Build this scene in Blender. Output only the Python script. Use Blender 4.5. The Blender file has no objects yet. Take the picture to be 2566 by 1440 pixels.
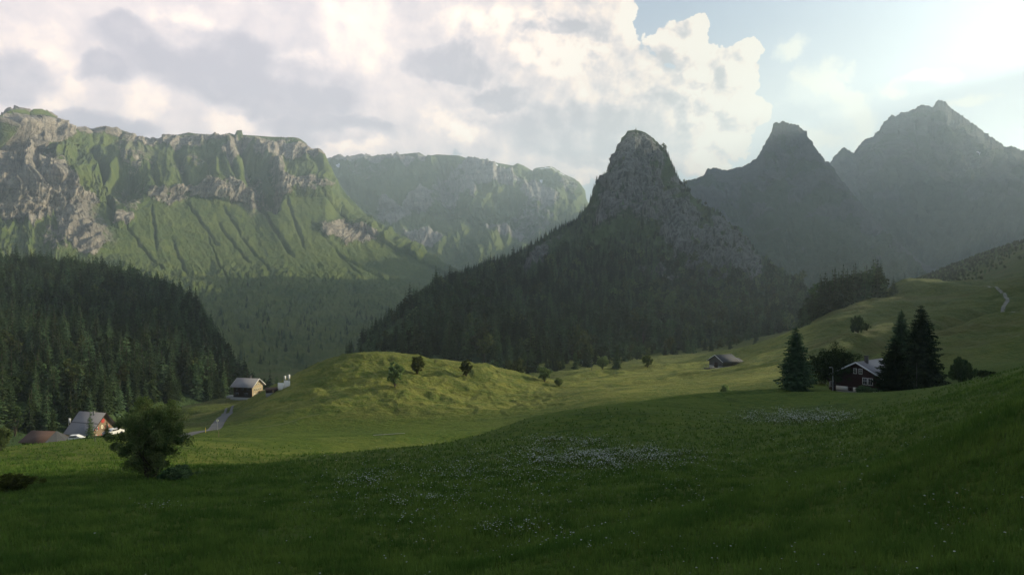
import bpy, math, random
import numpy as np
from mathutils import Vector, Matrix
R = math.radians
sc = bpy.context.scene
col = sc.collection
F = 1672.0          # focal length of the photograph, in photograph pixels
# ------------------------------------------------------------------ camera
cam = bpy.data.cameras.new('camera'); camo = bpy.data.objects.new('camera', cam); col.objects.link(camo)
camo.location = (0, 0, 0); camo.rotation_euler = (R(90), 0, 0)
cam.sensor_width = 36; cam.lens = 36 * F / 2566; cam.clip_start = 0.5; cam.clip_end = 30000
sc.camera = camo
# ------------------------------------------------------------------ light
SAZ, SEL = 68.0, 16.5     # sun: degrees to the right of the view, elevation
SUN_E, EXPO = 5.0, 0.92
L = np.array([math.sin(R(SAZ)) * math.cos(R(SEL)), math.cos(R(SAZ)) * math.cos(R(SEL)), math.sin(R(SEL))])
sun = bpy.data.lights.new('sun', 'SUN'); suno = bpy.data.objects.new('sun', sun); col.objects.link(suno)
sun.energy = SUN_E; sun.angle = R(0.6); sun.color = (1.0, 0.88, 0.64)
suno.rotation_euler = Vector(L).to_track_quat('Z', 'Y').to_euler()
sc.view_settings.view_transform = 'Standard'; sc.view_settings.look = 'None'
sc.view_settings.exposure = EXPO; sc.view_settings.gamma = 1.0
cy = sc.cycles
cy.max_bounces = 5; cy.diffuse_bounces = 2; cy.glossy_bounces = 1; cy.transmission_bounces = 2
cy.volume_bounces = 1; cy.transparent_max_bounces = 6; cy.caustics_reflective = False; cy.caustics_refractive = False
cy.use_denoising = True; cy.sample_clamp_indirect = 4
try: cy.denoiser = 'OPENIMAGEDENOISE'
except Exception: pass

class NT:
    """small helper round a node tree"""
    def __init__(s, t): s.t = t; s.t.nodes.clear()
    def n(s, typ, ins=None, **at):
        d = s.t.nodes.new(typ)
        for k, v in at.items(): setattr(d, k, v)
        for k, v in (ins or {}).items():
            if isinstance(v, bpy.types.NodeSocket): s.t.links.new(v, d.inputs[k])
            else: d.inputs[k].default_value = v
        return d
    def m(s, op, a, b=0.0, c=0.0, clamp=False):
        return s.n('ShaderNodeMath', {0: a, 1: b, 2: c}, operation=op, use_clamp=clamp).outputs[0]
    def vm(s, op, a, b=None, c=None):
        i = {0: a}
        if b is not None: i[1] = b
        if c is not None: i[2] = c
        return s.n('ShaderNodeVectorMath', i, operation=op)
    def mix(s, f, a, b, mode='MIX'):
        return s.n('ShaderNodeMix', {0: f, 6: a, 7: b}, data_type='RGBA', blend_type=mode).outputs[2]
    def mf(s, f, a, b):
        return s.n('ShaderNodeMix', {0: f, 2: a, 3: b}, data_type='FLOAT').outputs[0]
    def ss(s, x, lo, hi, a=0.0, b=1.0):
        return s.n('ShaderNodeMapRange', {0: x, 1: lo, 2: hi, 3: a, 4: b}, interpolation_type='SMOOTHSTEP').outputs[0]
    def noise(s, v, sc_, det=6, rough=0.55, dist=0.0, typ='FBM'):
        return s.n('ShaderNodeTexNoise', {'Vector': v, 'Scale': sc_, 'Detail': det, 'Roughness': rough, 'Distortion': dist}, noise_type=typ)
def C(r, g, b): return (r, g, b, 1.0)

# ------------------------------------------------------------------ sky
def azel(px, py):
    dx, dz = (px - 1283) / F, (720 - py) / F
    return math.atan2(dx, 1), math.atan2(dz, math.hypot(1, dx))
def build_world():
    w = bpy.data.worlds.new('World'); sc.world = w; w.use_nodes = True
    T = NT(w.node_tree)
    d = T.n('ShaderNodeTexCoord').outputs['Generated']
    sp = T.n('ShaderNodeSeparateXYZ', {0: d})
    az = T.m('ARCTAN2', sp.outputs[0], sp.outputs[1]); el = T.m('ARCSINE', sp.outputs[2])
    P = T.n('ShaderNodeCombineXYZ', {0: az, 1: T.m('MULTIPLY', el, 1.15), 2: 0.0}).outputs[0]
    def blobs(Pv, lst, inv=False):
        cur = None
        for (px, py, rx, ry) in lst:
            a, e = azel(px, py)
            q = T.vm('SUBTRACT', Pv, (a, e * 1.15, 0)).outputs[0]
            l = T.vm('LENGTH', T.vm('MULTIPLY', q, (F / rx, F / ry / 1.0, 0)).outputs[0]).outputs['Value']
            cur = l if cur is None else T.m('SMOOTH_MIN', cur, l, 0.12)
        return cur
    def warp(Pv, sc_, amt):
        c = T.noise(Pv, sc_, 5, 0.6).outputs['Color']
        return T.vm('MULTIPLY_ADD', T.vm('SUBTRACT', c, (.5, .5, .5)).outputs[0], (amt, amt, 0), Pv).outputs[0]
    # the great cloud mass; its right-hand border is a chain of cauliflower heads
    mass = [(-500, 150, 1500, 900), (700, 100, 850, 600), (1350, 200, 330, 420), (1520, 40, 105, 90), (1560, 300, 270, 240),
            (1700, 110, 80, 85), (1760, 200, 120, 120), (1840, 190, 85, 95), (1850, 290, 92, 80), (1760, 350, 150, 130), (1870, 130, 45, 45), (1740, 62, 42, 34)]
    cum2 = [(2040, 210, 130, 130), (2130, 280, 110, 100), (2060, 350, 170, 90), (2230, 230, 90, 40), (1990, 130, 70, 60), (2330, 200, 120, 30), (2420, 250, 90, 30)]
    def dens(Pv):
        a = warp(Pv, 9.0, 0.035)
        a = warp(a, 34.0, 0.016)
        ln = blobs(a, mass)
        vo = T.n('ShaderNodeTexVoronoi', {'Vector': a, 'Scale': 26.0, 'Detail': 3.0, 'Roughness': 0.55}, feature='F1', distance='EUCLIDEAN').outputs['Distance']
        f = T.m('MULTIPLY_ADD', vo, -0.28, T.m('SUBTRACT', 1.09, ln))
        ln2 = blobs(a, cum2)
        f2 = T.m('MULTIPLY_ADD', vo, -0.42, T.m('SUBTRACT', 1.12, ln2))
        return f, f2, vo
    f0, g0, v0 = dens(P)
    off = T.vm('ADD', P, (0.016, 0.010, 0)).outputs[0]
    f1, g1, v1 = dens(off)
    mask = T.ss(f0, 0.0, 0.045); mask2 = T.ss(g0, 0.0, 0.35)
    # brightness inside the mass
    Pw = warp(warp(P, 4.0, 0.10), 15.0, 0.03)
    Pm = warp(warp(P, 5.0, 0.13), 22.0, 0.035)
    dark = blobs(Pm, [(480, 130, 190, 75), (600, 200, 260, 80), (700, 260, 180, 60), (360, 90, 75, 55), (280, 190, 60, 40), (1130, 165, 120, 45), (1380, 60, 95, 28),
                     (820, 340, 160, 40), (1500, 330, 260, 100), (1250, 240, 90, 40), (60, 180, 90, 60), (230, 330, 110, 40)])
    brt = blobs(warp(warp(P, 6.0, 0.12), 20.0, 0.04), [(470, 55, 100, 50), (900, 70, 110, 100), (60, 180, 90, 120), (130, 200, 60, 40), (870, 365, 80, 35), (1140, 310, 90, 55), (1800, 250, 130, 160), (1750, 100, 60, 60),
                    (1230, 60, 150, 60), (1640, 60, 110, 50), (380, 240, 50, 60), (780, 170, 90, 50), (1840, 400, 110, 60), (1400, 130, 130, 60), (600, 320, 60, 50)])
    dk = T.ss(dark, 1.15, 0.70); bt = T.ss(brt, 1.25, 0.50)
    n1 = T.noise(Pw, 3.6, 6, 0.48).outputs['Fac']
    n2 = T.noise(warp(warp(P, 5.0, .10), 14.0, 0.06), 12.0, 8, 0.66).outputs['Fac']
    lit = T.m('SUBTRACT', f0, f1)                       # heads turned to the sun are brighter
    v = T.m('ADD', T.m('MULTIPLY_ADD', T.m('SUBTRACT', n1, 0.5), 0.62, 0.47), T.m('MULTIPLY', T.m('SUBTRACT', n2, 0.5), 0.26))
    v = T.m('ADD', v, T.m('MULTIPLY', bt, 0.30)); v = T.m('SUBTRACT', v, T.m('MULTIPLY', dk, 0.40))
    v = T.m('ADD', v, T.m('MULTIPLY', lit, T.mf(T.ss(az, .0, .25), .35, 1.2)))
    puff = T.m('MULTIPLY', T.m('SUBTRACT', v1, v0), T.m('MULTIPLY', T.mf(bt, .25, .75), T.ss(az, -.25, .12, .15, 1.0))); v = T.m('ADD', v, puff)
    toright = T.ss(az, -0.2, 0.40)
    v = T.m('ADD', v, T.m('MULTIPLY', toright, 0.16), clamp=True)
    ramp = T.n('ShaderNodeValToRGB', {0: v}); cr = ramp.color_ramp
    cr.elements[0].position = 0.05; cr.elements[0].color = C(.42, .41, .47)
    cr.elements[1].position = 0.95; cr.elements[1].color = C(1.0, .93, .82)
    for p_, c_ in ((.32, C(.56, .53, .57)), (.55, C(.74, .67, .665)), (.78, C(.97, .84, .74))):
        e = cr.elements.new(p_); e.color = c_
    cloud = T.n('ShaderNodeBackground', {0: T.mix(1.0, ramp.outputs[0], C(1.06, .99, .95), 'MULTIPLY'), 1: T.ss(az, -.35, .45, .86, .41)}).outputs[0]
    cumc = T.mix(T.ss(T.m('ADD', T.m('SUBTRACT', g0, g1), T.m('MULTIPLY', n2, .3)), 0.0, 0.35), C(.80, .84, .84), C(1.0, .96, .84))
    cloud2 = T.n('ShaderNodeBackground', {0: cumc, 1: 0.41}).outputs[0]
    sky = T.n('ShaderNodeTexSky', None, sky_type='NISHITA', sun_disc=False, sun_elevation=R(SEL), sun_rotation=R(SAZ),
              altitude=1500.0, air_density=1.0, dust_density=2.6, ozone_density=1.0)
    cir = T.m('MULTIPLY', T.ss(T.noise(warp(P, 3.0, .2), 3.0, 6, .55).outputs['Fac'], .42, .75), .45)
    skyb = T.n('ShaderNodeBackground', {0: sky.outputs[0], 1: 0.05}).outputs[0]
    thin = T.n('ShaderNodeBackground', {0: T.mix(T.ss(el, .20, .42), C(.90, .93, .94), C(.62, .74, 1.0)), 1: T.ss(az, .15, .72, .33, .38)}).outputs[0]
    skyb = T.n('ShaderNodeMixShader', {0: T.m('ADD', cir, 0.55, clamp=True), 1: skyb, 2: thin}).outputs[0]
    a = T.n('ShaderNodeMixShader', {0: T.m('MULTIPLY', mask2, .9), 1: skyb, 2: cloud2}).outputs[0]
    b = T.n('ShaderNodeMixShader', {0: mask, 1: a, 2: cloud}).outputs[0]
    T.n('ShaderNodeOutputWorld', {0: b})
build_world()

# ------------------------------------------------------------------ noise and mesh helpers
def _perm(seed):
    r = np.random.RandomState(seed); p = r.permutation(512); return p
_PC = {}
def perlin(x, y, seed=0):
    if seed not in _PC:
        p = _perm(seed); a = np.random.RandomState(seed + 999).rand(512) * 2 * np.pi
        _PC[seed] = (p, np.cos(a), np.sin(a))
    p, gx, gy = _PC[seed]
    xi = np.floor(x).astype(np.int64); yi = np.floor(y).astype(np.int64)
    xf = x - xi; yf = y - yi
    u = xf ** 3 * (xf * (xf * 6 - 15) + 10); v = yf ** 3 * (yf * (yf * 6 - 15) + 10)
    def g(ix, iy, fx, fy):
        h = p[(p[ix & 511] + iy) & 511]; return gx[h] * fx + gy[h] * fy
    a = g(xi, yi, xf, yf); b = g(xi + 1, yi, xf - 1, yf); c = g(xi, yi + 1, xf, yf - 1); d = g(xi + 1, yi + 1, xf - 1, yf - 1)
    return ((a + u * (b - a)) + v * ((c + u * (d - c)) - (a + u * (b - a)))) * 1.5
def fbm(x, y, o=5, seed=0, g=0.5):
    s = 0; a = 1; t = 0
    for i in range(o):
        s = s + a * perlin(x * 2 ** i + 17.3 * i, y * 2 ** i - 9.1 * i, seed + i); t += a; a *= g
    return s / t
def ridged(x, y, o=5, seed=0, g=0.55):
    s = 0; a = 1; t = 0
    for i in range(o):
        s = s + a * (1 - 2 * np.abs(perlin(x * 2 ** i + 7.7 * i, y * 2 ** i + 3.3 * i, seed + i))); t += a; a *= g
    return s / t
def sst(x, a, b):
    t = np.clip((x - a) / (b - a), 0, 1); return t * t * (3 - 2 * t)
def tag(o, label=None, cat=None, group=None, kind=None):
    if label: o['label'] = label
    if cat: o['category'] = cat
    if group: o['group'] = group
    if kind: o['kind'] = kind
    return o
def mesh_np(name, v, f, mat, parent=None, smooth=False, attrs=None):
    """v (n,3), f (m,3 or 4) -> one linked mesh object"""
    v = np.asarray(v, np.float32); f = np.asarray(f, np.int32)
    me = bpy.data.meshes.new(name); k = f.shape[1]
    me.vertices.add(len(v)); me.vertices.foreach_set('co', v.ravel())
    me.loops.add(f.size); me.loops.foreach_set('vertex_index', f.ravel())
    me.polygons.add(len(f)); me.polygons.foreach_set('loop_start', np.arange(0, f.size, k, dtype=np.int32))
    me.polygons.foreach_set('loop_total', np.full(len(f), k, np.int32))
    if smooth: me.polygons.foreach_set('use_smooth', np.ones(len(f), bool))
    me.update(calc_edges=True)
    for an, av in (attrs or {}).items():
        a = me.attributes.new(an, 'FLOAT', 'POINT'); a.data.foreach_set('value', np.asarray(av, np.float32).ravel())
    me.materials.append(mat)
    o = bpy.data.objects.new(name, me); col.objects.link(o); o.parent = parent
    return o
def grid_faces(nr, nc, wrap=False):
    i = np.arange(nr * nc).reshape(nr, nc)
    if wrap: i = np.concatenate([i, i[:, :1]], 1)
    return np.stack([i[:-1, :-1], i[:-1, 1:], i[1:, 1:], i[1:, :-1]], -1).reshape(-1, 4)
def empty(name, loc, rz=0.0, **kw):
    o = bpy.data.objects.new(name, None); col.objects.link(o); o.location = loc; o.rotation_euler = (0, 0, rz)
    o.empty_display_size = 0.5
    return tag(o, **kw)

# ------------------------------------------------------------------ the ground: a height field through surveyed points
CP = []   # x, y, z
def cp(px, py, Y): CP.append(((px - 1283) / F * Y, Y, -(py - 720) / F * Y))
def cz(px, Y, z): CP.append(((px - 1283) / F * Y, Y, z))
for a in [(0, 1440, 24), (640, 1440, 24), (1283, 1440, 22), (1900, 1440, 18), (2566, 1440, 14),
          (0, 1300, 36), (640, 1300, 36), (1283, 1300, 36), (1900, 1300, 27), (2566, 1300, 20),
          (0, 1200, 58), (370, 1200, 60), (0, 1124, 92), (200, 1099, 102), (-300, 1140, 90), (480, 1096, 108),
          (800, 1098, 112), (1000, 1088, 118), (640, 1155, 80), (900, 1130, 88), (1300, 1052, 108),
          (1500, 1014, 117), (1700, 990, 122), (1950, 972, 127), (2100, 980, 127), (2200, 990, 127), (1600, 1003, 119), (1820, 981, 124), (1400, 1036, 112),
          (1283, 1200, 55), (1500, 1150, 66), (1980, 1048, 95), (2000, 1130, 64), (1700, 1080, 85), (900, 1200, 57), (1283, 1130, 76),
          (2250, 1013, 95), (2400, 966, 88), (2566, 938, 80), (2300, 1200, 40), (2566, 1100, 42), (2100, 1060, 82), (1700, 1200, 48),
          (2410, 968, 122), (2310, 992, 128), (2450, 905, 160), (2566, 880, 165), (2400, 850, 195), (2560, 800, 230), (2300, 850, 200), (2700, 900, 150), (2700, 780, 240),
          (1990, 955, 150), (1950, 907, 205), (1900, 884, 262), (2000, 832, 272), (2100, 794, 290), (2200, 764, 300), (2280, 734, 325),
          (2330, 722, 340), (2450, 733, 340), (2566, 700, 420), (2566, 640, 520), (2400, 692, 560), (2566, 545, 720), (2200, 850, 205), (2130, 880, 190), (2380, 770, 290), (2480, 755, 300),
          (1400, 960, 230), (1450, 985, 175), (1600, 945, 230), (1810, 918, 330), (1500, 930, 300), (1700, 895, 420), (1850, 882, 440), (1600, 905, 400),
          (1400, 940, 300), (1700, 962, 180), (1550, 985, 158), (1900, 927, 212), (1750, 930, 250), (1700, 880, 520),
          (600, 1080, 142), (780, 1085, 142), (1000, 1062, 150), (1200, 1037, 160), (1350, 1015, 168), (700, 1088, 135), (900, 1075, 146),
          (660, 985, 190), (740, 943, 192), (810, 912, 192), (880, 889, 192), (950, 887, 192), (1020, 895, 194), (1100, 908, 196), (1200, 915, 200), (1270, 932, 201), (1330, 950, 202), (1400, 975, 198),
          (620, 1030, 172), (750, 1010, 166), (900, 985, 170), (1050, 975, 174), (1200, 980, 180), (1300, 985, 184),
          (620, 1003, 250), (580, 1004, 250), (700, 985, 262), (450, 1026, 235), (530, 1014, 243), (545, 1075, 152), (570, 1045, 180), (600, 1028, 207), (450, 1075, 165), (470, 1092, 140),
          (100, 1160, 126), (250, 1155, 126), (400, 1150, 128), (235, 1096, 170), (110, 1116, 148)]: cp(*a)
for a in [(900, 103, -25.6), (1150, 112, -26.6), (1350, 120, -26.2), (1550, 129, -24.3), (1700, 134, -23.9), (1850, 139, -24.2), (0, 150, -40), (-300, 150, -42), (300, 150, -33), (300, 210, -46), (0, 220, -55), (-400, 240, -60), (500, 310, -72), (700, 320, -62), (300, 300, -75), (0, 330, -70),
          (900, 245, -40), (1100, 245, -40), (720, 235, -44), (1250, 250, -40), (1000, 320, -62), (1200, 330, -50), (800, 400, -80), (500, 450, -95), (0, 480, -90),
          (2050, 400, -24), (2150, 440, -18), (2250, 470, -12), (1950, 420, -40), (1950, 560, -40), (2150, 600, -30), (1283, 420, -50), (1283, 560, -62), (1000, 560, -85),
          (3200, 60, 2), (3200, 120, 6), (3200, 200, 12), (3400, 350, 60), (-900, 60, -20), (-900, 120, -34), (-900, 250, -60), (2800, 30, -3), (3000, 20, -3)]: cz(*a)
for a in [(0, 0, -8), (-25, 5, -9), (25, 5, -5), (0, -40, -6), (-60, -40, -12), (60, -40, 2), (0, -150, 0), (-200, -100, -20), (200, -100, 30), (0, 800, -85), (-500, 800, -95),
          (400, 800, -20), (700, 1000, 0), (0, 1200, -95), (-900, 900, -95), (900, 500, 80), (500, 200, 40)]: CP.append(a)
CP = np.array(CP, float)
def _k(r2): return np.sqrt(r2 + 36.0)
def _fit():
    n = len(CP); d = CP[:, None, :2] - CP[None, :, :2]; K = _k((d ** 2).sum(-1))
    A = np.zeros((n + 1, n + 1)); A[:n, :n] = K - np.eye(n) * 0.6; A[:n, n] = A[n, :n] = 1
    return np.linalg.solve(A, np.append(CP[:, 2], 0))
WT = _fit()
def _b(*l): return [((a - 1283) / F * Y, Y) for a, Y in l]
BANKS = [(_b((2110, 182), (2250, 205), (2350, 222), (2450, 245), (2530, 262)), 6.0, 5.0), (_b((2290, 330), (2400, 312), (2500, 300), (2600, 290)), 8.0, -3.0),
         (_b((2130, 250), (2220, 262), (2330, 285)), 6, 2.2), (_b((2260, 345), (2330, 352), (2420, 356)), 9, -4.0), (_b((2050, 160), (2200, 165), (2400, 170), (2600, 172)), 5, -1.0),
         (_b((1480, 113), (1620, 114), (1800, 117), (1960, 121), (2120, 121)), 3.0, 1.0), (_b((1350, 95), (1550, 97), (1700, 93)), 4, -.5), (_b((0, 80), (300, 79), (650, 80)), 4, .5),
         (_b((1200, 28), (1500, 33), (1900, 42), (2200, 55)), 3.5, .55), (_b((1450, 24), (1900, 32), (2300, 45)), 3.0, -.4), (_b((1700, 205), (1850, 200), (1950, 195)), 5, -1.3), (_b((1420, 245), (1560, 255), (1720, 262)), 8, -2.2)]
def hill_local(x, y):   # 1 on the hummocky knoll
    px = 1283 + F * x / np.maximum(y, 5)
    return sst(px, 560, 700) * (1 - sst(px, 1330, 1480)) * sst(y, 150, 166) * (1 - sst(y, 225, 250))
def H0(x, y):
    x = np.asarray(x, float); y = np.asarray(y, float); sh = x.shape
    xf, yf = x.ravel(), y.ravel(); z = np.full(xf.shape, WT[-1])
    for i in range(len(CP)):
        z += WT[i] * _k((xf - CP[i, 0]) ** 2 + (yf - CP[i, 1]) ** 2)
    z = z.reshape(sh)
    r = np.hypot(x, y); far = sst(r, 750, 1150)
    return z * (1 - far) + (-100.0) * far
def H(x, y):
    z = H0(x, y); x = np.asarray(x, float); y = np.asarray(y, float); r = np.hypot(x, y)
    k = hill_local(x, y)
    z = z + 0.30 * fbm(x / 16, y / 22, 4, 3) * sst(r, 8, 40) + 0.05 * fbm(x / 2.2, y / 2.2, 3, 8) * (1 - sst(r, 60, 110))
    s = x * 0.75 + z * 1.6
    z = z + k * (1.0 * ridged(x / 13 + 0.35 * fbm(x / 9, y / 9, 3, 71) - z * .15, y / 9, 4, 11) + 0.42 * ridged(s / 4.5, y / 4.0, 3, 14))
    v = sst(y, 135, 190) * (1 - k)
    z = z + v * ((0.9 + 1.1 * sst(y, 175, 230)) * ridged(x / 46 + 3, y / 20, 4, 21) + 0.4 * fbm(x / 7, y / 7, 3, 25)) * (1 - sst(r, 700, 1000))
    pr = 1283 + F * x / np.maximum(y, 5)
    z = z + sst(pr, 1980, 2120) * sst(y, 150, 200) * (1 - sst(y, 420, 600)) * (2.0 * ridged(x / 34 + .2, y / 30 + .4, 3, 29) + .5 * ridged(x / 11, y / 14, 3, 30))
    # the swale that carries the little stream below the knoll
    sw = np.exp(-((y - (127 + 0.10 * x)) / 5.0) ** 2) * sst(x, -75, -55) * (1 - sst(x, 0, 18))
    for pts, w_, d_ in BANKS:
        best = np.full(x.shape, 1e9)
        for (ax, ay), (bx, by) in zip(pts[:-1], pts[1:]):
            dx, dy = bx - ax, by - ay; t = np.clip(((x - ax) * dx + (y - ay) * dy) / (dx * dx + dy * dy), 0, 1)
            best = np.minimum(best, (x - ax - t * dx) ** 2 + (y - ay - t * dy) ** 2)
        z = z - d_ * np.exp(-best / w_ ** 2)
    return z - 1.2 * sw
def P3(px, py, lo=8, hi=900):
    """first point of the ground along the line of sight through a pixel of the photograph"""
    Y = np.exp(np.linspace(math.log(lo), math.log(hi), 2500))
    x = (px - 1283) / F * Y; z = -(py - 720) / F * Y; h = H(x, Y)
    i = int(np.argmax(z < h))
    return np.array([x[i], Y[i], h[i]])
def PY(px, Y):
    x = (px - 1283) / F * Y; return np.array([x, Y, float(H(np.array([x]), np.array([Y]))[0])])
def proj(p):
    return 1283 + F * p[..., 0] / p[..., 1], 720 - F * p[..., 2] / p[..., 1]

def bump(T, h, strength, dist):
    return T.n('ShaderNodeBump', {'Height': h, 'Strength': strength, 'Distance': dist}).outputs[0]
def newmat(name):
    m = bpy.data.materials.new(name); m.use_nodes = True; return m, NT(m.node_tree)
def finish(T, colr, rough=0.9, nrm=None, spec=0.2, **kw):
    i = {'Base Color': colr, 'Roughness': rough, 'Specular IOR Level': spec}
    if nrm is not None: i['Normal'] = nrm
    i.update(kw)
    b = T.n('ShaderNodeBsdfPrincipled', i)
    T.n('ShaderNodeOutputMaterial', {0: b.outputs[0]}); return b
def simple(name, c, rough=0.8, var=0.25, scale=3.0, spec=0.25, bumpd=0.0, stretch=(1, 1, 1)):
    m, T = newmat(name)
    p = T.n('ShaderNodeTexCoord').outputs['Object']
    v = T.vm('MULTIPLY', p, stretch).outputs[0]
    n = T.noise(v, scale, 6, 0.6).outputs['Fac']
    k = T.m('MULTIPLY_ADD', T.m('SUBTRACT', n, 0.5), 2 * var, 1.0)
    cc = T.vm('SCALE', c[:3] if len(c) == 4 else c); cc.inputs[0].default_value = c[:3]; T.t.links.new(k, cc.inputs['Scale'])
    finish(T, cc.outputs[0], rough, bump(T, n, 0.5, bumpd) if bumpd else None, spec)
    return m

def mat_ground():
    m, T = newmat('meadow_grass')
    g = T.n('ShaderNodeNewGeometry'); p = g.outputs['Position']
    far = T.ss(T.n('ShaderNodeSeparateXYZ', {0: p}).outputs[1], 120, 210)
    dry = T.n('ShaderNodeAttribute', None, attribute_name='dry').outputs['Fac']
    flow = T.n('ShaderNodeAttribute', None, attribute_name='flower').outputs['Fac']
    n1 = T.noise(p, 0.06, 6, 0.6).outputs['Fac']; n2 = T.noise(p, 0.9, 6, 0.65).outputs['Fac']; n3 = T.noise(p, 7.0, 4, 0.7).outputs['Fac']
    nm = T.noise(T.vm('MULTIPLY', p, (.5, 1.0, 1)).outputs[0], 0.3, 7, 0.65, 0.6).outputs['Fac']
    c = T.mix(T.ss(n1, .3, .7), C(.036, .074, .007), C(.068, .108, .011))
    c = T.mix(T.ss(n2, .35, .7), c, C(.088, .115, .015))
    c = T.mix(T.m('MULTIPLY', T.ss(nm, .52, .70), .65), c, C(.023, .050, .006))
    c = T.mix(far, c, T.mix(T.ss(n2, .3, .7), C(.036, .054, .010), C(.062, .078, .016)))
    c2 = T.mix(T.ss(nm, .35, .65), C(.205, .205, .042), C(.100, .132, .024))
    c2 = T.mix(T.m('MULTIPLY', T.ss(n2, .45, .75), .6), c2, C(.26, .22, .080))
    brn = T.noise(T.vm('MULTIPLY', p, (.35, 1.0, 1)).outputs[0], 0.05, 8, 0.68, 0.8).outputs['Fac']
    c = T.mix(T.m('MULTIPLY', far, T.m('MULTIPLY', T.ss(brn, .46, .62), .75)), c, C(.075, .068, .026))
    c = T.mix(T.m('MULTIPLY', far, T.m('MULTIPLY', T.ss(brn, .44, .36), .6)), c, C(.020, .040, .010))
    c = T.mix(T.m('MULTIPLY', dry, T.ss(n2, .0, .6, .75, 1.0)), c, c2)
    c = T.mix(T.m('MULTIPLY', T.m('MULTIPLY', flow, T.ss(T.noise(p, 5.0, 5, .75).outputs['Fac'], .50, .64)), .75), c, C(.34, .37, .30))
    k = T.mf(n3, .55, 1.45)
    cc = T.vm('SCALE', c); T.t.links.new(k, cc.inputs['Scale'])
    h = T.m('ADD', T.m('MULTIPLY', n2, .6), T.m('ADD', T.m('MULTIPLY', n3, .12), T.m('MULTIPLY', nm, 1.0)))
    finish(T, cc.outputs[0], 0.95, bump(T, h, 1.0, 1.1), 0.1, **{'Sheen Weight': 0.0})
    return m
M = {}
M['ground'] = mat_ground()
def build_ground():
    a1 = np.radians(np.linspace(-41, 44, 760)); a2 = np.radians(np.linspace(44, 319, 110)[1:-1])
    az = np.concatenate([a1, a2])
    r = np.concatenate([np.linspace(2, 60, 130)[:-1], np.exp(np.linspace(math.log(60), math.log(560), 460))[:-1], np.linspace(1, 2, 70)])
    A, Rr = np.meshgrid(az, r)
    lim = np.minimum(4700 / np.maximum(np.abs(np.sin(A)), 1e-3), np.where(np.cos(A) > 0, 6300, 1500) / np.maximum(np.abs(np.cos(A)), 1e-3))
    Rr[-70:] = 560 * (lim[-70:] / 560) ** (Rr[-70:] - 1)
    x = np.sin(A) * Rr; y = np.cos(A) * Rr
    z = H(x, y)
    px, py = 1283 + F * x / np.maximum(y, 1e-3), 720 - F * z / np.maximum(y, 1e-3)
    k = hill_local(x, y)
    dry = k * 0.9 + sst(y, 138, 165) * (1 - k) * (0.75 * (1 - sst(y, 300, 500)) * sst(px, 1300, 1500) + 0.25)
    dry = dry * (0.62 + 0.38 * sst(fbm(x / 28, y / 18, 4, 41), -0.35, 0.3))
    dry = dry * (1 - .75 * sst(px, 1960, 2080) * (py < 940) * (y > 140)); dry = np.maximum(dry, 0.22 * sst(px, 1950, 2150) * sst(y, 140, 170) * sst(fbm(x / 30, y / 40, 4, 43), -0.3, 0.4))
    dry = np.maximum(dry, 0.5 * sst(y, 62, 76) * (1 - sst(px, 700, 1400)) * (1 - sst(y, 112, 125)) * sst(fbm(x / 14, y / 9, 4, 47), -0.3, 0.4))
    dry[y < 5] = 0
    fl = np.zeros_like(x)
    for (cx, cy_, rx, ry) in ((1150, 1230, 330, 90), (1500, 1152, 200, 32), (1250, 1180, 260, 35), (1990, 1046, 110, 16), (1400, 1108, 90, 12), (980, 1250, 140, 50), (1280, 1345, 110, 22)):
        fl = np.maximum(fl, np.exp(-(((px - cx) / rx) ** 2 + ((py - cy_) / ry) ** 2) * 1.3))
    fl = fl * sst(fbm(x / 5, y / 5, 4, 51), -0.35, 0.45) * (y > 10) * (y < 125)
    fl = np.where(py < 1100, fl, fl * 0.35)
    # centre cap
    v = np.stack([x, y, z], -1).reshape(-1, 3); nr, nc = x.shape
    f = grid_faces(nr, nc, True)
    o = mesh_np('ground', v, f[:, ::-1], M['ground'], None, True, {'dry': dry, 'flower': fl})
    return tag(o, 'green alpine meadow rolling down into the valley', 'meadow', kind='structure')
build_ground()

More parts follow.
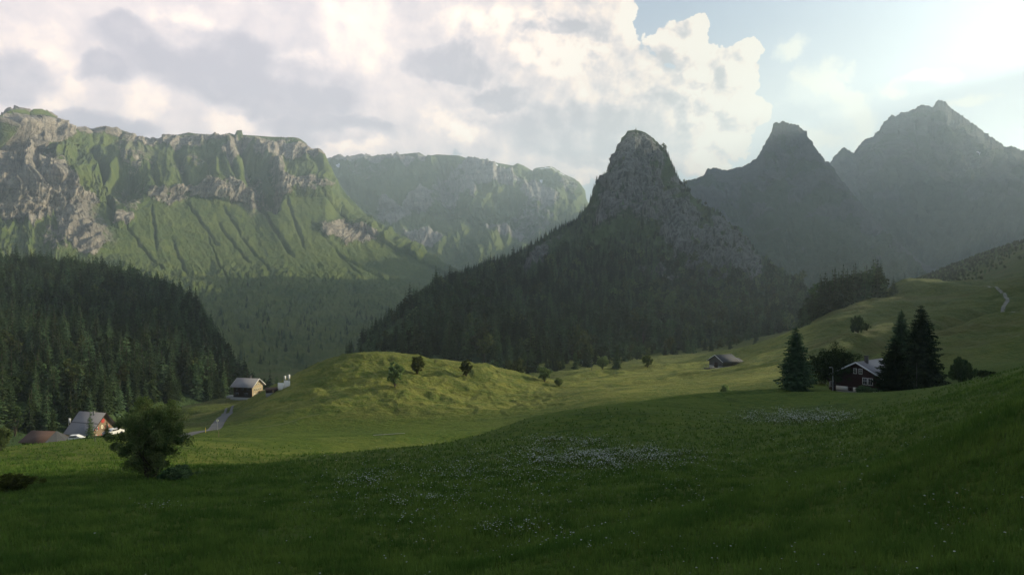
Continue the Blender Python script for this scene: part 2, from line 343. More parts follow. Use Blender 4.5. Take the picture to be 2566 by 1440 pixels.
# ------------------------------------------------------------------ mountains: lofted relief
def mat_mountain(name, g1, g2, g3, r1, r2, sz, shrub=0.5, rocky=0.0, hw=.40):
    m, T = newmat(name)
    g = T.n('ShaderNodeNewGeometry'); p = g.outputs['Position']
    at = T.n('ShaderNodeAttribute', None, attribute_name='rock').outputs['Fac']
    sn = T.n('ShaderNodeAttribute', None, attribute_name='snow').outputs['Fac']
    sc_ = T.n('ShaderNodeAttribute', None, attribute_name='scree').outputs['Fac']
    n1 = T.noise(p, 1.0 / (sz * 12), 7, 0.6).outputs['Fac']; n2 = T.noise(p, 1.0 / (sz * 2.2), 6, 0.65).outputs['Fac']; n3 = T.noise(p, 1.0 / (sz * .5), 4, 0.7).outputs['Fac']
    ver = T.noise(T.vm('MULTIPLY', p, (1, 1, .22)).outputs[0], 1.0 / (sz * 1.6), 7, 0.7, 0.8).outputs['Fac']
    hor = T.noise(T.vm('MULTIPLY', p, (.12, .12, 1)).outputs[0], 1.0 / (sz * 2.0), 5, 0.6).outputs['Fac']
    c = T.mix(T.ss(n1, .35, .65), g1, g2)
    c = T.mix(T.m('MULTIPLY', T.ss(n2, .45, .7), .7), c, g3)
    c = T.mix(T.m('MULTIPLY', T.ss(n3, .60, .72), shrub), c, C(.012, .026, .008))
    rk = T.mix(T.ss(T.m('ADD', T.m('MULTIPLY', ver, 1 - hw), T.m('MULTIPLY', hor, hw)), .39, .61), r1, r2)
    rk = T.mix(T.m('MULTIPLY', T.ss(n3, .5, .75), .5), rk, C(.05, .055, .045))
    steep = T.ss(T.n('ShaderNodeSeparateXYZ', {0: g.outputs['Normal']}).outputs[2], .62, .35)
    mk = T.m('ADD', T.m('ADD', at, T.m('MULTIPLY', T.m('SUBTRACT', n2, .5), 1.3)), T.m('MULTIPLY', steep, rocky))
    mk = T.ss(mk, .38, .62)
    c = T.mix(mk, c, rk)
    c = T.mix(T.m('MULTIPLY', sc_, T.ss(n2, .3, .6)), c, C(.20, .175, .14))
    c = T.mix(T.ss(T.m('ADD', sn, T.m('MULTIPLY', T.m('SUBTRACT', n2, .5), .6)), .45, .55), c, C(.85, .85, .88))
    h = T.m('ADD', T.m('MULTIPLY', n2, .8), T.m('MULTIPLY', T.m('ADD', n3, T.m('MULTIPLY', ver, T.m('MULTIPLY', mk, 2.0))), .5))
    finish(T, c, 0.95, bump(T, h, 0.8, sz * 1.3), 0.1)
    return m
def interp_line(px, pts):
    pts = sorted(pts); return np.interp(px, [a[0] for a in pts], [a[1] for a in pts])
def loft(lines, px0, px1, nc, smooth=3, skyline=None):
    """lines: (py points, depth points, rows to the next line); returns the base grid and the parameter t of each row"""
    px = np.linspace(px0, px1, nc)
    rows = []; t = []
    pys = [interp_line(px, l[0]) if not callable(l[0]) else l[0](px) for l in lines]; Ys = [interp_line(px, l[1]) for l in lines]
    zs = [-(p - 720) / F * Y for p, Y in zip(pys, Ys)]
    for i in range(len(lines) - 1):
        n = lines[i][2]
        for j in range(n):
            a = j / n; rows.append((Ys[i] * (1 - a) + Ys[i + 1] * a, zs[i] * (1 - a) + zs[i + 1] * a)); t.append(i + a)
    rows.append((Ys[-1], zs[-1])); t.append(len(lines) - 1)
    Y = np.array([r[0] for r in rows]); Z = np.array([r[1] for r in rows]); t = np.array(t)
    if smooth:
        lock = np.exp(-((t - skyline) / 0.12) ** 2)[:, None] if skyline is not None else np.zeros((len(t), 1))
        for _ in range(smooth):
            for Q in (Y, Z):
                b = Q.copy(); b[1:-1] = (Q[:-2] + 2 * Q[1:-1] + Q[2:]) / 4; Q[:] = Q * lock + b * (1 - lock)
    X = (px[None, :] - 1283) / F * Y
    return np.stack([X, Y, Z], -1), t
def normals(Pt):
    du = np.gradient(Pt, axis=1); dv = np.gradient(Pt, axis=0); n = np.cross(du, dv)
    n /= np.linalg.norm(n, axis=-1, keepdims=True) + 1e-9
    return n
def blob(px, py, lst):
    s = np.zeros_like(px)
    for (cx, cy_, rx, ry, *k) in lst:
        a = math.radians(k[0]) if k else 0; amp = k[1] if len(k) > 1 else 1.0
        dx, dy = px - cx, py - cy_; u = dx * math.cos(a) + dy * math.sin(a); w = -dx * math.sin(a) + dy * math.cos(a)
        s = np.maximum(s, amp * (1 - sst(np.sqrt((u / rx) ** 2 + (w / ry) ** 2), 0.6, 1.25)))
    return s
def relief(name, Pt, t, sky, mat, disp, rock, label, snow=None, scree=None):
    N = normals(Pt)
    N = np.where((N[..., 2:3] < 0), -N, N)
    Q = Pt + N * disp[..., None]
    nr, nc, _ = Pt.shape
    z0 = np.zeros((nr, nc))
    o = mesh_np(name, Q.reshape(-1, 3), grid_faces(nr, nc), mat, None, True,
                {'rock': rock, 'snow': z0 if snow is None else snow, 'scree': z0 if scree is None else scree})
    tag(o, label, 'mountain', kind='structure')
    return Q

G1, G2, G3 = C(.055, .082, .019), C(.096, .120, .028), C(.128, .140, .038)
RK1, RK2 = C(.115, .100, .082), C(.36, .31, .25)
M['m1'] = mat_mountain('alpine_slope', G1, G2, G3, RK1, RK2, 9.0, 0.45)
M['m2'] = mat_mountain('high_plateau_rock', C(.060, .090, .022), C(.105, .130, .034), C(.14, .15, .045), C(.16, .15, .14), C(.36, .33, .29), 14.0, 0.3)
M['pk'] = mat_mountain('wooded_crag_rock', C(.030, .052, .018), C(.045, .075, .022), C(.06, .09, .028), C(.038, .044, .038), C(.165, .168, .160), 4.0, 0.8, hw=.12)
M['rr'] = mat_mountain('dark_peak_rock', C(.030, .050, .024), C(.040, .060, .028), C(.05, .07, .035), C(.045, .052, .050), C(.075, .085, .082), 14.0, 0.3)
M['hs'] = mat_mountain('pasture_slope', C(.03, .055, .018), C(.045, .07, .02), C(.06, .08, .03), C(.07, .07, .07), C(.16, .16, .15), 4.0, 0.5)

# --- the long escarpment on the left
SK1 = [(-220, 330), (-60, 300), (0, 290), (20, 279), (40, 273), (62, 275), (74, 281), (84, 273), (105, 273), (125, 283), (150, 300), (172, 311), (185, 323), (192, 318), (215, 317), (226, 322), (231, 343), (236, 321), (256, 316), (270, 318),
       (279, 331), (296, 335), (312, 338), (322, 350), (345, 353), (365, 354), (385, 350), (410, 346), (425, 340), (450, 337), (472, 332), (490, 335), (530, 337), (560, 338), (575, 333), (588, 338), (593, 327), (606, 326), (608, 338),
       (640, 340), (680, 343), (735, 344), (748, 346), (765, 357), (776, 369), (783, 373), (800, 371), (808, 378), (813, 388), (815, 401), (830, 418), (845, 455), (870, 490), (920, 540), (990, 582), (1060, 630), (1140, 688), (1200, 740), (1260, 790)]
def build_m1():
    Ysk = [(-220, 1750), (0, 1900), (150, 2150), (300, 2500), (600, 2700), (815, 2850), (900, 2800), (1000, 2650), (1140, 2350), (1260, 2200)]
    def off(l, d): return [(a, b + d) for a, b in l]
    c1 = [(-220, 400), (0, 400), (150, 385), (300, 372), (600, 378), (700, 402), (815, 420), (870, 500), (990, 590), (1140, 694), (1260, 800)]
    c2 = [(-220, 470), (0, 480), (150, 450), (300, 455), (480, 455), (640, 460), (700, 443), (815, 462), (870, 540), (990, 610), (1140, 700), (1260, 810)]
    c3 = [(-220, 560), (0, 570), (150, 560), (300, 500), (480, 500), (640, 520), (700, 492), (815, 500), (870, 570), (990, 630), (1140, 706), (1260, 820)]
    c4 = [(-220, 680), (0, 690), (150, 660), (300, 640), (480, 655), (700, 650), (900, 668), (1000, 690), (1140, 716), (1260, 830)]
    c5 = [(-220, 780), (0, 780), (400, 790), (900, 800), (1140, 800), (1260, 860)]
    def Y(off_, r=1.0): return [(a, b * r - off_) for a, b in Ysk]
    def Yr(rr): return [(p_, float(interp_line(p_, Ysk)) * q_) for p_, q_ in rr]
    lines = [([(-220, 975), (1260, 985)], Yr([(-220, .27), (850, .25), (1260, .3)]), 60), (c5, Yr([(-220, .48), (450, .50), (650, .51), (850, .53), (1050, .62), (1260, .7)]), 90), (c4, Yr([(-220, .66), (450, .67), (650, .69), (850, .72), (1050, .84), (1260, .9)]), 110),
             (c3, Yr([(-220, .84), (850, .84), (1050, .90), (1260, .94)]), 60), (c2, Yr([(-220, .855), (850, .855), (1050, .92), (1260, .95)]), 70), (c1, Y(0, .955), 40), (SK1, Ysk, 14),
             (off(SK1, 60), Y(-260), 10), (off(SK1, 330), Y(-900), 1)]
    Pt, t = loft(lines, -220, 1260, 1150, 4, 6)
    px, py = proj(Pt); T_ = t[:, None] * np.ones_like(px)
    x, y, z = Pt[..., 0], Pt[..., 1], Pt[..., 2]
    sk = 1 - np.exp(-((T_ - 6) / 0.25) ** 2)
    w = 22 * fbm(px / 60, py / 40, 4, 61); pw, qw = px + w, py + 22 * fbm(px / 50, py / 50, 4, 66)
    rock = blob(pw, qw, [(75, 330, 105, 48, 10), (60, 400, 70, 50, 60), (30, 450, 70, 70), (110, 490, 75, 85, 20), (20, 520, 60, 60), (170, 560, 40, 80, -30), (215, 600, 60, 45, 30), (60, 560, 80, 25), (250, 330, 95, 22, 8), (190, 540, 60, 60), (400, 362, 130, 16, 0, .8), (520, 352, 120, 14, 0, .8), (340, 400, 60, 16, 10, .6), (480, 410, 70, 12, 0, .5), (650, 360, 90, 12, 0, .8), (420, 490, 60, 22, 0, .8), (640, 440, 24, 60, -20, .6), (790, 470, 60, 14, 0, .6), (150, 620, 60, 30, 20, .6),
                         (560, 485, 100, 27, 6), (480, 470, 70, 14), (620, 505, 30, 24), (720, 378, 90, 22, 5), (795, 388, 26, 18), (735, 457, 60, 18, -5), (580, 395, 22, 32), (690, 420, 22, 50, -15, .7), (310, 480, 35, 30, 0, .8), (310, 550, 30, 18),
                         (870, 585, 78, 30, 15), (320, 480, 60, 70, 40, .5), (700, 480, 30, 20), (540, 350, 260, 12, 0, .55)])
    gul = px + (py - 600) * -0.52
    zone = sst(T_, 1.5, 2.4) * (1 - sst(T_, 5.3, 5.9))
    slope = sst(T_, .6, 1.2) * (1 - sst(T_, 2.7, 3.2))
    g = ridged(gul / 62 + .35 * fbm(px / 90, py / 60, 3, 5), py / 420, 3, 31, .5)
    g2 = ridged(gul / 24 + .3 * fbm(px / 40, py / 40, 3, 6), py / 200, 2, 35)
    cut = np.zeros_like(px)          # the single deep runnels of the grass slope
    for (xa, ya, xb, yb, wd, dp) in ((470, 510, 545, 615, 3.0, 9), (545, 560, 620, 660, 3, 8), (380, 520, 392, 625, 3.5, 9), (310, 560, 410, 690, 2.6, 9), (640, 500, 730, 640, 4, 14), (560, 520, 605, 590, 3, 8), (600, 590, 680, 690, 2.6, 6),
                                     (720, 500, 760, 620, 3, 9), (520, 590, 570, 720, 2.4, 6), (430, 600, 470, 700, 2.6, 6), (250, 400, 285, 560, 7, 30), (600, 345, 660, 520, 14, 85), (640, 420, 690, 500, 14, 60), (330, 420, 300, 500, 14, 40), (780, 560, 900, 690, 3, 8), (850, 640, 960, 700, 3, 6),
                                     (230, 380, 290, 470, 8, 25), (440, 380, 470, 460, 8, 22), (520, 390, 530, 450, 7, 20), (375, 400, 400, 470, 8, 22), (565, 380, 590, 450, 6, 22), (845, 470, 990, 600, 10, 30)):
        d_ = np.array([xb - xa, yb - ya], float); ll = np.hypot(*d_); d_ /= ll
        jx = px + 6 * fbm(px / 25, py / 25, 2, 77); tt = ((jx - xa) * d_[0] + (py - ya) * d_[1]); dd = np.abs((jx - xa) * -d_[1] + (py - ya) * d_[0])
        en = sst(tt, -12, 12) * (1 - sst(tt, ll - 14, ll + 14))
        cut += en * dp * np.exp(-(dd / wd) ** 2)
    wx = x / 60 + .4 * fbm(x / 80, z / 80, 3, 70)
    cliff = rock * (26 * ridged(wx, z / 160, 5, 81, .6) + 10 * fbm(x / 14, z / 34, 4, 85, .6))
    butt = sst(T_, 2.8, 3.3) * (1 - sst(T_, 5.5, 6)) * 36 * ridged(px / 130 + .3 * fbm(px / 80, py / 80, 3, 9), py / 300 + 2, 4, 33)
    left = sst(-px, -330, -100) * 1.0
    disp = sk * (slope * (3.6 * g + 1.6 * g2 + 5 * fbm(px / 30, py / 22, 5, 38, .55)) - cut * 1.0 + cliff + butt + 12 * fbm(px / 40, py / 40, 5, 90, .6) * sst(T_, 2.5, 3.2)
                 + left * sst(T_, 1.6, 2.6) * 36 * ridged(px / 70 + .4 * fbm(px / 60, py / 60, 3, 12), py / 110, 5, 93, .58))
    disp -= 90 * sk * blob(pw, qw, [(665, 450, 24, 75, -18), (315, 455, 45, 50, 30, .7), (25, 380, 26, 40, 20, .6)])
    disp += (1 - sk) * 3.0 * fbm(px / 6, T_ * 0, 3, 95) * sst(rock, .2, .6)
    disp += 9 * sst(-((T_ - 1.0) ** 2), -1.2, 0) * (1.8 * ridged((px + (py - 700) * .9) / 110 + .3 * fbm(px / 90, py / 70, 3, 97), py / 260, 3, 96) + ridged(gul / 60, py / 90, 5, 99, .6) + 1.0 * fbm(px / 14, py / 9, 4, 98, .6))
    scree = blob(pw, qw, [(215, 590, 50, 28, 40), (620, 520, 45, 16, 20, .6), (240, 560, 22, 70, -38), (900, 600, 30, 10, 20, .5), (340, 380, 60, 12, 10, .5)])
    return relief('mountain', Pt, t, 6, M['m1'], disp, rock * (.86 + .3 * fbm(px / 20, py / 14, 3, 44)), 'long green and rocky escarpment with cliff bands on the left', scree=scree)
M1 = build_m1()

# --- the plateau mountain behind, with snow patches
SK2 = [(700, 420), (780, 402), (826, 397), (850, 393), (885, 393), (930, 392), (960, 387), (985, 390), (1010, 386), (1050, 382), (1068, 392), (1095, 387), (1150, 390), (1180, 400), (1205, 399), (1240, 407), (1285, 415), (1297, 409), (1312, 415), (1337, 430),
       (1348, 420), (1378, 418), (1388, 425), (1440, 448), (1455, 462), (1470, 500), (1485, 535), (1520, 580), (1600, 640)]
def build_m2():
    Ysk = [(700, 4600), (1050, 4500), (1200, 4300), (1400, 4300), (1600, 4200)]
    Y = lambda r: [(a, b * r) for a, b in Ysk]
    c1 = [(700, 470), (900, 450), (1060, 430), (1150, 440), (1300, 470), (1400, 490), (1470, 540), (1600, 660)]
    c2 = [(700, 500), (850, 500), (950, 520), (1040, 480), (1100, 500), (1300, 545), (1480, 570), (1600, 680)]
    c3 = [(700, 560), (850, 560), (950, 560), (1000, 550), (1060, 540), (1120, 560), (1250, 590), (1480, 600), (1600, 700)]
    c4 = [(700, 640), (1000, 640), (1120, 660), (1250, 650), (1480, 660), (1600, 740)]
    c5 = [(700, 760), (1600, 780)]
    lines = [([(700, 900), (1600, 900)], Y(.5), 10), (c5, Y(.58), 60), (c4, Y(.70), 70), (c3, Y(.86), 60), (c2, Y(.875), 60), (c1, Y(.94), 50), (SK2, Ysk, 14), ([(a, b + 40) for a, b in SK2], Y(1.08), 8), ([(a, b + 330) for a, b in SK2], Y(1.3), 1)]
    Pt, t = loft(lines, 700, 1600, 820, 4, 6)
    px, py = proj(Pt); T_ = t[:, None] * np.ones_like(px); x, z = Pt[..., 0], Pt[..., 2]
    sk = 1 - np.exp(-((T_ - 6) / 0.25) ** 2)
    pw, qw = px + 16 * fbm(px / 40, py / 40, 4, 161), py + 16 * fbm(px / 40, py / 40, 4, 166)
    rock = 0.98 * blob(pw, qw, [(960, 405, 120, 12), (1055, 515, 42, 36, -20), (985, 545, 50, 35, 15), (1180, 470, 14, 50, -8), (1235, 450, 75, 28, 12), (1130, 470, 55, 55, 0, .6), (1265, 588, 60, 14, 5), (1350, 500, 60, 32, 40, .8), (1200, 430, 60, 12, 5),
                         (870, 405, 60, 14, 0, .7), (1060, 605, 55, 24, 10, .8), (1420, 470, 30, 40, -30, .5), (930, 440, 80, 20, 0, .4), (1330, 560, 60, 60, 0, .5)])
    snow = blob(px + 4 * fbm(px / 8, py / 8, 3, 3), py, [(1238, 414, 12, 5, 20), (1232, 420, 12, 4, 10), (1390, 430, 32, 2.5, 22), (1365, 423, 16, 2.0, -10), (852, 428, 6, 3), (1355, 458, 5, 3)])
    gul = px - (py - 550) * .55
    disp = sk * (16 * ridged(gul / 50 + .3 * fbm(px / 60, py / 60, 3, 7), py / 200, 3, 131) + 52 * ridged(px / 120 + .4 * fbm(px / 70, py / 70, 3, 8), py / 130, 4, 133) * sst(T_, 1.6, 3)
                 + rock * (45 * ridged(x / 90, z / 260, 5, 181, .6)) + 22 * fbm(px / 30, py / 30, 5, 190, .6))
    disp -= 110 * sk * blob(pw, qw, [(1120, 470, 26, 70, -15), (900, 500, 60, 28, 30, .6), (1300, 560, 40, 70, -30, .5)])
    return relief('mountain', Pt, t, 6, M['m2'], disp, rock, 'distant plateau mountain with pale cliffs and small snow patches', snow=snow)
M2 = build_m2()

# --- the backlit peaks on the right
def build_r(name_, SK, Ysk, px0, px1, nc, foot, label, amp, seed, snow=None):
    Y = lambda r: [(a, b * r) for a, b in Ysk]
    m1 = [(a, b * .55 + foot * .45) for a, b in SK]; m2 = [(a, b * .22 + foot * .78) for a, b in SK]
    lines = [([(px0, foot + 170), (px1, foot + 170)], Y(.45), 8), ([(px0, foot + 30), (px1, foot + 30)], Y(.55), 60), (m2, Y(.68), 90), (m1, Y(.86), 110), (SK, Ysk, 20), ([(a, b + 90) for a, b in SK], Y(1.08), 20), ([(a, b + 420) for a, b in SK], Y(1.35), 1)]
    Pt, t = loft(lines, px0, px1, nc, 4, 4)
    px, py = proj(Pt); T_ = t[:, None] * np.ones_like(px); x, z = Pt[..., 0], Pt[..., 2]
    sk = 1 - np.exp(-((T_ - 4) / 0.16) ** 2)
    gul = px - (py - 500) * .45
    rock = sst(fbm(px / 60, py / 40, 5, seed + 7) + (T_ - 2.6) * .35, -.1, .5) * .75
    disp = sk * amp * (ridged(gul / 70 + .3 * fbm(px / 70, py / 60, 3, seed), py / 210, 5, seed + 1, .6) * .9 + .5 * fbm(px / 25, py / 25, 5, seed + 2, .6) + 1.2 * fbm(px / 170, py / 150, 3, seed + 3))
    disp *= .05 + .95 * sst(py - interp_line(px, SK), 0, 55)
    disp += (1 - sk) * amp * .16 * fbm(px / 7, T_ * 0, 3, seed + 5)
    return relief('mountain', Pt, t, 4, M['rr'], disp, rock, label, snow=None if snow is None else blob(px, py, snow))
SKR1 = [(1560, 560), (1640, 500), (1700, 462), (1720, 453), (1745, 447), (1765, 438), (1771, 424), (1790, 420), (1820, 427), (1845, 420), (1862, 417), (1880, 407), (1895, 396), (1905, 383), (1912, 367), (1922, 352), (1932, 332), (1937, 310), (1945, 306), (1952, 309), (1960, 303),
        (1980, 310), (2002, 314), (2012, 325), (2020, 330), (2028, 350), (2040, 365), (2050, 380), (2062, 392), (2068, 403), (2080, 408), (2100, 440), (2150, 500), (2220, 580), (2300, 650), (2400, 710), (2500, 760)]
build_r('mountain', SKR1, [(1560, 2300), (1960, 2200), (2100, 2100), (2500, 1600)], 1560, 2500, 700, 730, 'hazy blunt rock peak rising behind the wooded crag', 34, 210,
        None)
SKR2 = [(1980, 470), (2060, 430), (2080, 408), (2092, 390), (2100, 382), (2113, 369), (2125, 374), (2139, 384), (2150, 368), (2167, 349), (2190, 342), (2192, 332), (2204, 328), (2206, 317), (2220, 302), (2234, 288), (2245, 291), (2262, 280), (2272, 282), (2284, 275),
        (2294, 272), (2308, 262), (2340, 268), (2345, 256), (2353, 249), (2366, 254), (2385, 272), (2425, 300), (2470, 333), (2522, 369), (2532, 365), (2566, 378), (2650, 420), (2800, 470), (2950, 560)]
build_r('mountain', SKR2, [(1980, 3150), (2350, 3080), (2950, 2950)], 1980, 2950, 760, 720, 'highest pointed peak hazy and dark against the light', 55, 240,
        [(2448, 390, 10, .9, 38), (2277, 451, 2.5, 1.0, -50)])

# --- the wooded crag in the middle
SKP = [(860, 905), (900, 868), (940, 835), (1000, 792), (1060, 752), (1140, 703), (1220, 668), (1300, 636), (1380, 585), (1448, 548), (1474, 512), (1483, 494), (1489, 472), (1498, 450), (1512, 438), (1526, 428), (1531, 420), (1534, 407), (1542, 385), (1551, 379),
       (1554, 366), (1556, 347), (1566, 338), (1573, 328), (1592, 325), (1613, 330), (1632, 342), (1646, 355), (1658, 366), (1669, 381), (1680, 400), (1688, 422), (1697, 442), (1708, 455), (1719, 467), (1734, 490), (1755, 509), (1797, 534), (1826, 558), (1863, 596), (1892, 628), (1920, 656), (1958, 686), (1991, 716), (2010, 745), (2060, 800), (2120, 850)]
def build_p():
    Ysk = [(860, 470), (940, 560), (1000, 640), (1140, 800), (1300, 950), (1450, 1050), (1600, 1120), (1750, 1080), (1900, 980), (2000, 820), (2120, 640)]
    foot = [(860, 940), (940, 910), (1000, 896), (1100, 905), (1300, 932), (1500, 918), (1700, 886), (1850, 868), (2000, 850), (2120, 860)]
    Yf = [(860, 400), (940, 400), (1000, 400), (1300, 400), (1500, 430), (1700, 500), (1850, 520), (2000, 540), (2120, 540)]
    h1 = [(860, 922), (940, 868), (1000, 838), (1140, 800), (1300, 770), (1450, 745), (1600, 735), (1750, 735), (1900, 745), (2000, 775), (2120, 852)]
    Y1 = [(860, 430), (940, 470), (1000, 510), (1140, 570), (1300, 640), (1450, 700), (1600, 740), (1750, 760), (1900, 760), (2000, 680), (2120, 600)]
    h2 = [(860, 912), (940, 850), (1000, 815), (1140, 757), (1300, 690), (1400, 640), (1480, 600), (1550, 560), (1600, 560), (1700, 570), (1800, 620), (1900, 690), (2000, 757), (2120, 851)]
    Y2 = [(860, 450), (940, 515), (1000, 575), (1140, 690), (1300, 800), (1450, 880), (1600, 930), (1750, 930), (1900, 890), (2000, 760), (2120, 620)]
    h3 = [(a, b + np.interp(a, [860, 1300, 1450, 1600, 1720, 1900, 2120], [3, 18, 34, 46, 34, 12, 1])) for a, b in SKP]
    Y3 = [(a, b * .975) for a, b in Ysk]
    B = [(a, b + 20 + np.interp(a, [860, 1450, 1600, 1720, 2120], [10, 50, 60, 50, 10])) for a, b in SKP]
    lines = [([(a, b + 90) for a, b in foot], [(a, b - 60) for a, b in Yf], 8), (foot, Yf, 90), (h1, Y1, 110), (h2, Y2, 150), (h3, Y3, 20), (SKP, Ysk, 14), (B, [(a, b * 1.06) for a, b in Ysk], 24), ([(a, 960) for a, b in SKP], [(a, b * 1.35) for a, b in Ysk], 1)]
    Pt, t = loft(lines, 860, 2120, 1050, 5, 5)
    px, py = proj(Pt); T_ = t[:, None] * np.ones_like(px); x, z = Pt[..., 0], Pt[..., 2]
    sk = 1 - np.exp(-((T_ - 5) / 0.18) ** 2)
    pw, qw = px + 14 * fbm(px / 34, py / 34, 4, 261), py + 18 * fbm(px / 34, py / 34, 4, 266)
    rock = blob(pw, qw, [(1590, 400, 75, 70, 0, .68), (1560, 480, 60, 60, 0, .72), (1600, 365, 50, 34, 0, .8), (1530, 540, 40, 60, 30, .7), (1600, 540, 50, 50, 0, .6), (1690, 560, 60, 55, 40, .75), (1640, 490, 40, 60, -30, .8), (1770, 650, 100, 58, 15, 1.3), (1860, 655, 48, 64, -30, 1.15), (1690, 610, 40, 22), (1810, 580, 50, 30, 40, .7),
                         (1350, 670, 45, 20, -35, .85), (1390, 620, 40, 16, -45, .5), (1640, 700, 60, 14, 10, .8), (1870, 700, 60, 18, 10), (1780, 700, 90, 14, 0, .8), (1700, 460, 24, 30, -40, .6)])
    rock *= .82 + .45 * sst(fbm(px / 26, py / 30, 4, 270), -.3, .3)
    big = sst(T_, 1.6, 2.6)
    disp = sk * big * (24 * ridged(px / 95 + .35 * fbm(px / 60, py / 60, 3, 277) + (py - 500) * .0035, py / 230, 5, 281, .58) + 7 * fbm(x / 16, z / 22, 4, 285, .6)
                  + rock * 9 * ridged(x / 22, z / 60, 4, 288, .6))
    disp += sk * (1 - big) * 5 * fbm(x / 60, Pt[..., 1] / 60, 4, 290) * sst(T_, .8, 1.3)
    disp *= sst(px, 862, 960) * (1 - sst(px, 2040, 2118)) * (.06 + .94 * sst(py - interp_line(px, SKP), 0, 60))
    disp += (1 - sk) * 1.6 * fbm(px / 5, T_ * 0, 3, 295) * sst(px, 1450, 1500) * (1 - sst(px, 1720, 1760))
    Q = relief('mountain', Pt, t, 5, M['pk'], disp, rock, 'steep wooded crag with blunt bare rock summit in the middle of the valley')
    return Q, T_, px, py, rock
PQ, PT, PPX, PPY, PROCK = build_p()

# --- the forested shoulder on the left
SKF = [(-260, 665), (-60, 672), (20, 676), (100, 676), (200, 686), (300, 705), (400, 735), (450, 762), (490, 795), (520, 835), (545, 880), (570, 925), (600, 965), (640, 1010), (760, 1080)]
def build_f():
    Ysk = [(-260, 620), (0, 640), (200, 640), (400, 610), (500, 580), (560, 530), (650, 450), (760, 400)]
    foot = [(-260, 1090), (0, 1098), (200, 1070), (400, 1020), (560, 1015), (600, 1030), (760, 1100)]
    Yf = [(-260, 200), (0, 212), (200, 240), (400, 320), (560, 350), (760, 370)]
    md = [(-260, 820), (0, 840), (200, 850), (400, 860), (500, 905), (560, 975), (600, 1020), (760, 1090)]
    Ym = [(-260, 400), (0, 410), (200, 420), (400, 440), (560, 440), (650, 410), (760, 385)]
    lines = [([(a, b + 130) for a, b in foot], [(a, b - 40) for a, b in Yf], 6), (foot, Yf, 90), (md, Ym, 110), (SKF, Ysk, 14), ([(a, b + 60) for a, b in SKF], [(a, b * 1.15) for a, b in Ysk], 14), ([(a, b + 260) for a, b in SKF], [(a, b * 1.4) for a, b in Ysk], 1)]
    Pt, t = loft(lines, -260, 760, 560, 8, 3)
    px, py = proj(Pt); T_ = t[:, None] * np.ones_like(px)
    x, y = Pt[..., 0], Pt[..., 1]
    disp = 7 * ridged(x / 90, y / 140, 4, 301) * (1 - np.exp(-((T_ - 3) / 0.25) ** 2))
    Q = relief('hill', Pt, t, 3, M['pk'], disp, np.zeros_like(px), 'forested mountain shoulder on the left')
    return Q, T_, px, py
FQ, FTT, FPX, FPY = build_f()

# --- mountainsides off to the right, crests shaped for their shadows; the far one is added
th = math.tan(R(SEL)); Lh = np.array([math.sin(R(SAZ)), math.cos(R(SAZ))]); Nh = np.array([-Lh[1], Lh[0]])
def build_side(label, qs, ws, s_of, foots, footz, back, seed):
    q = np.linspace(qs[0], qs[-1], 260); w = np.interp(q, qs, ws); s = np.interp(q, *s_of); sf = np.interp(q, *foots)
    crest = s[:, None] * Lh + q[:, None] * Nh; zc = w + s * th
    fo = sf[:, None] * Lh + q[:, None] * Nh; fz = np.full_like(q, footz)
    bk = (s + back)[:, None] * Lh + q[:, None] * Nh
    rows = []
    for k in np.linspace(0, 1, 60): rows.append(np.concatenate([fo * (1 - k) + crest * k, (fz * (1 - k) + zc * k)[:, None]], 1))
    for k in np.linspace(0, 1, 30)[1:]: rows.append(np.concatenate([crest * (1 - k) + bk * k, (zc * (1 - k) - 120 * k)[:, None]], 1))
    Pt = np.array(rows); k = np.sin(np.pi * np.clip(np.arange(len(rows)) / 59, 0, 2) % np.pi)[:, None]
    kk = 1 - np.exp(-((np.arange(len(rows)) - 59) / 6.0) ** 2)[:, None]
    Pt[..., 2] += kk * 0.04 * back * fbm(Pt[..., 0] / (back * .3), Pt[..., 1] / (back * .3), 5, seed)
    nr, nc, _ = Pt.shape; z0 = np.zeros((nr, nc))
    o = mesh_np('hill', Pt.reshape(-1, 3), grid_faces(nr, nc), M['hs'], None, True, {'rock': z0 + .2, 'snow': z0, 'scree': z0})
    tag(o, label, 'mountain', kind='structure')
build_side('near grassy mountainside rising at the right edge of the meadow', [-260, -100, 0, 50, 70, 90, 98, 101, 106, 125, 150, 167, 190, 216, 228, 260, 300, 330], [60, 60, 40, 5, -10, -24, -32, -42, -53, -60, -68, -78, -76, -86, -97, -100, -105, -120],
           ([-260, 150, 230, 260, 330], [430, 430, 450, 500, 640]), ([-260, 100, 150, 230, 260, 330], [215, 215, 260, 330, 400, 520]), -34, 260, 401)
build_side('unseen high mountain flank added beyond the right edge to cast shade', [330, 370, 420, 480, 560, 900, 1100, 1400, 1550, 1700, 1760], [-170, -120, -40, 20, 40, 40, -10, 25, 25, -12, -90],
           ([330, 900, 1100, 1400, 1700, 1760], [2200, 2200, 2500, 3080, 3740, 3850]), ([330, 900, 1100, 1400, 1760], [1750, 1750, 1900, 2300, 3050]), -60, 700, 431)

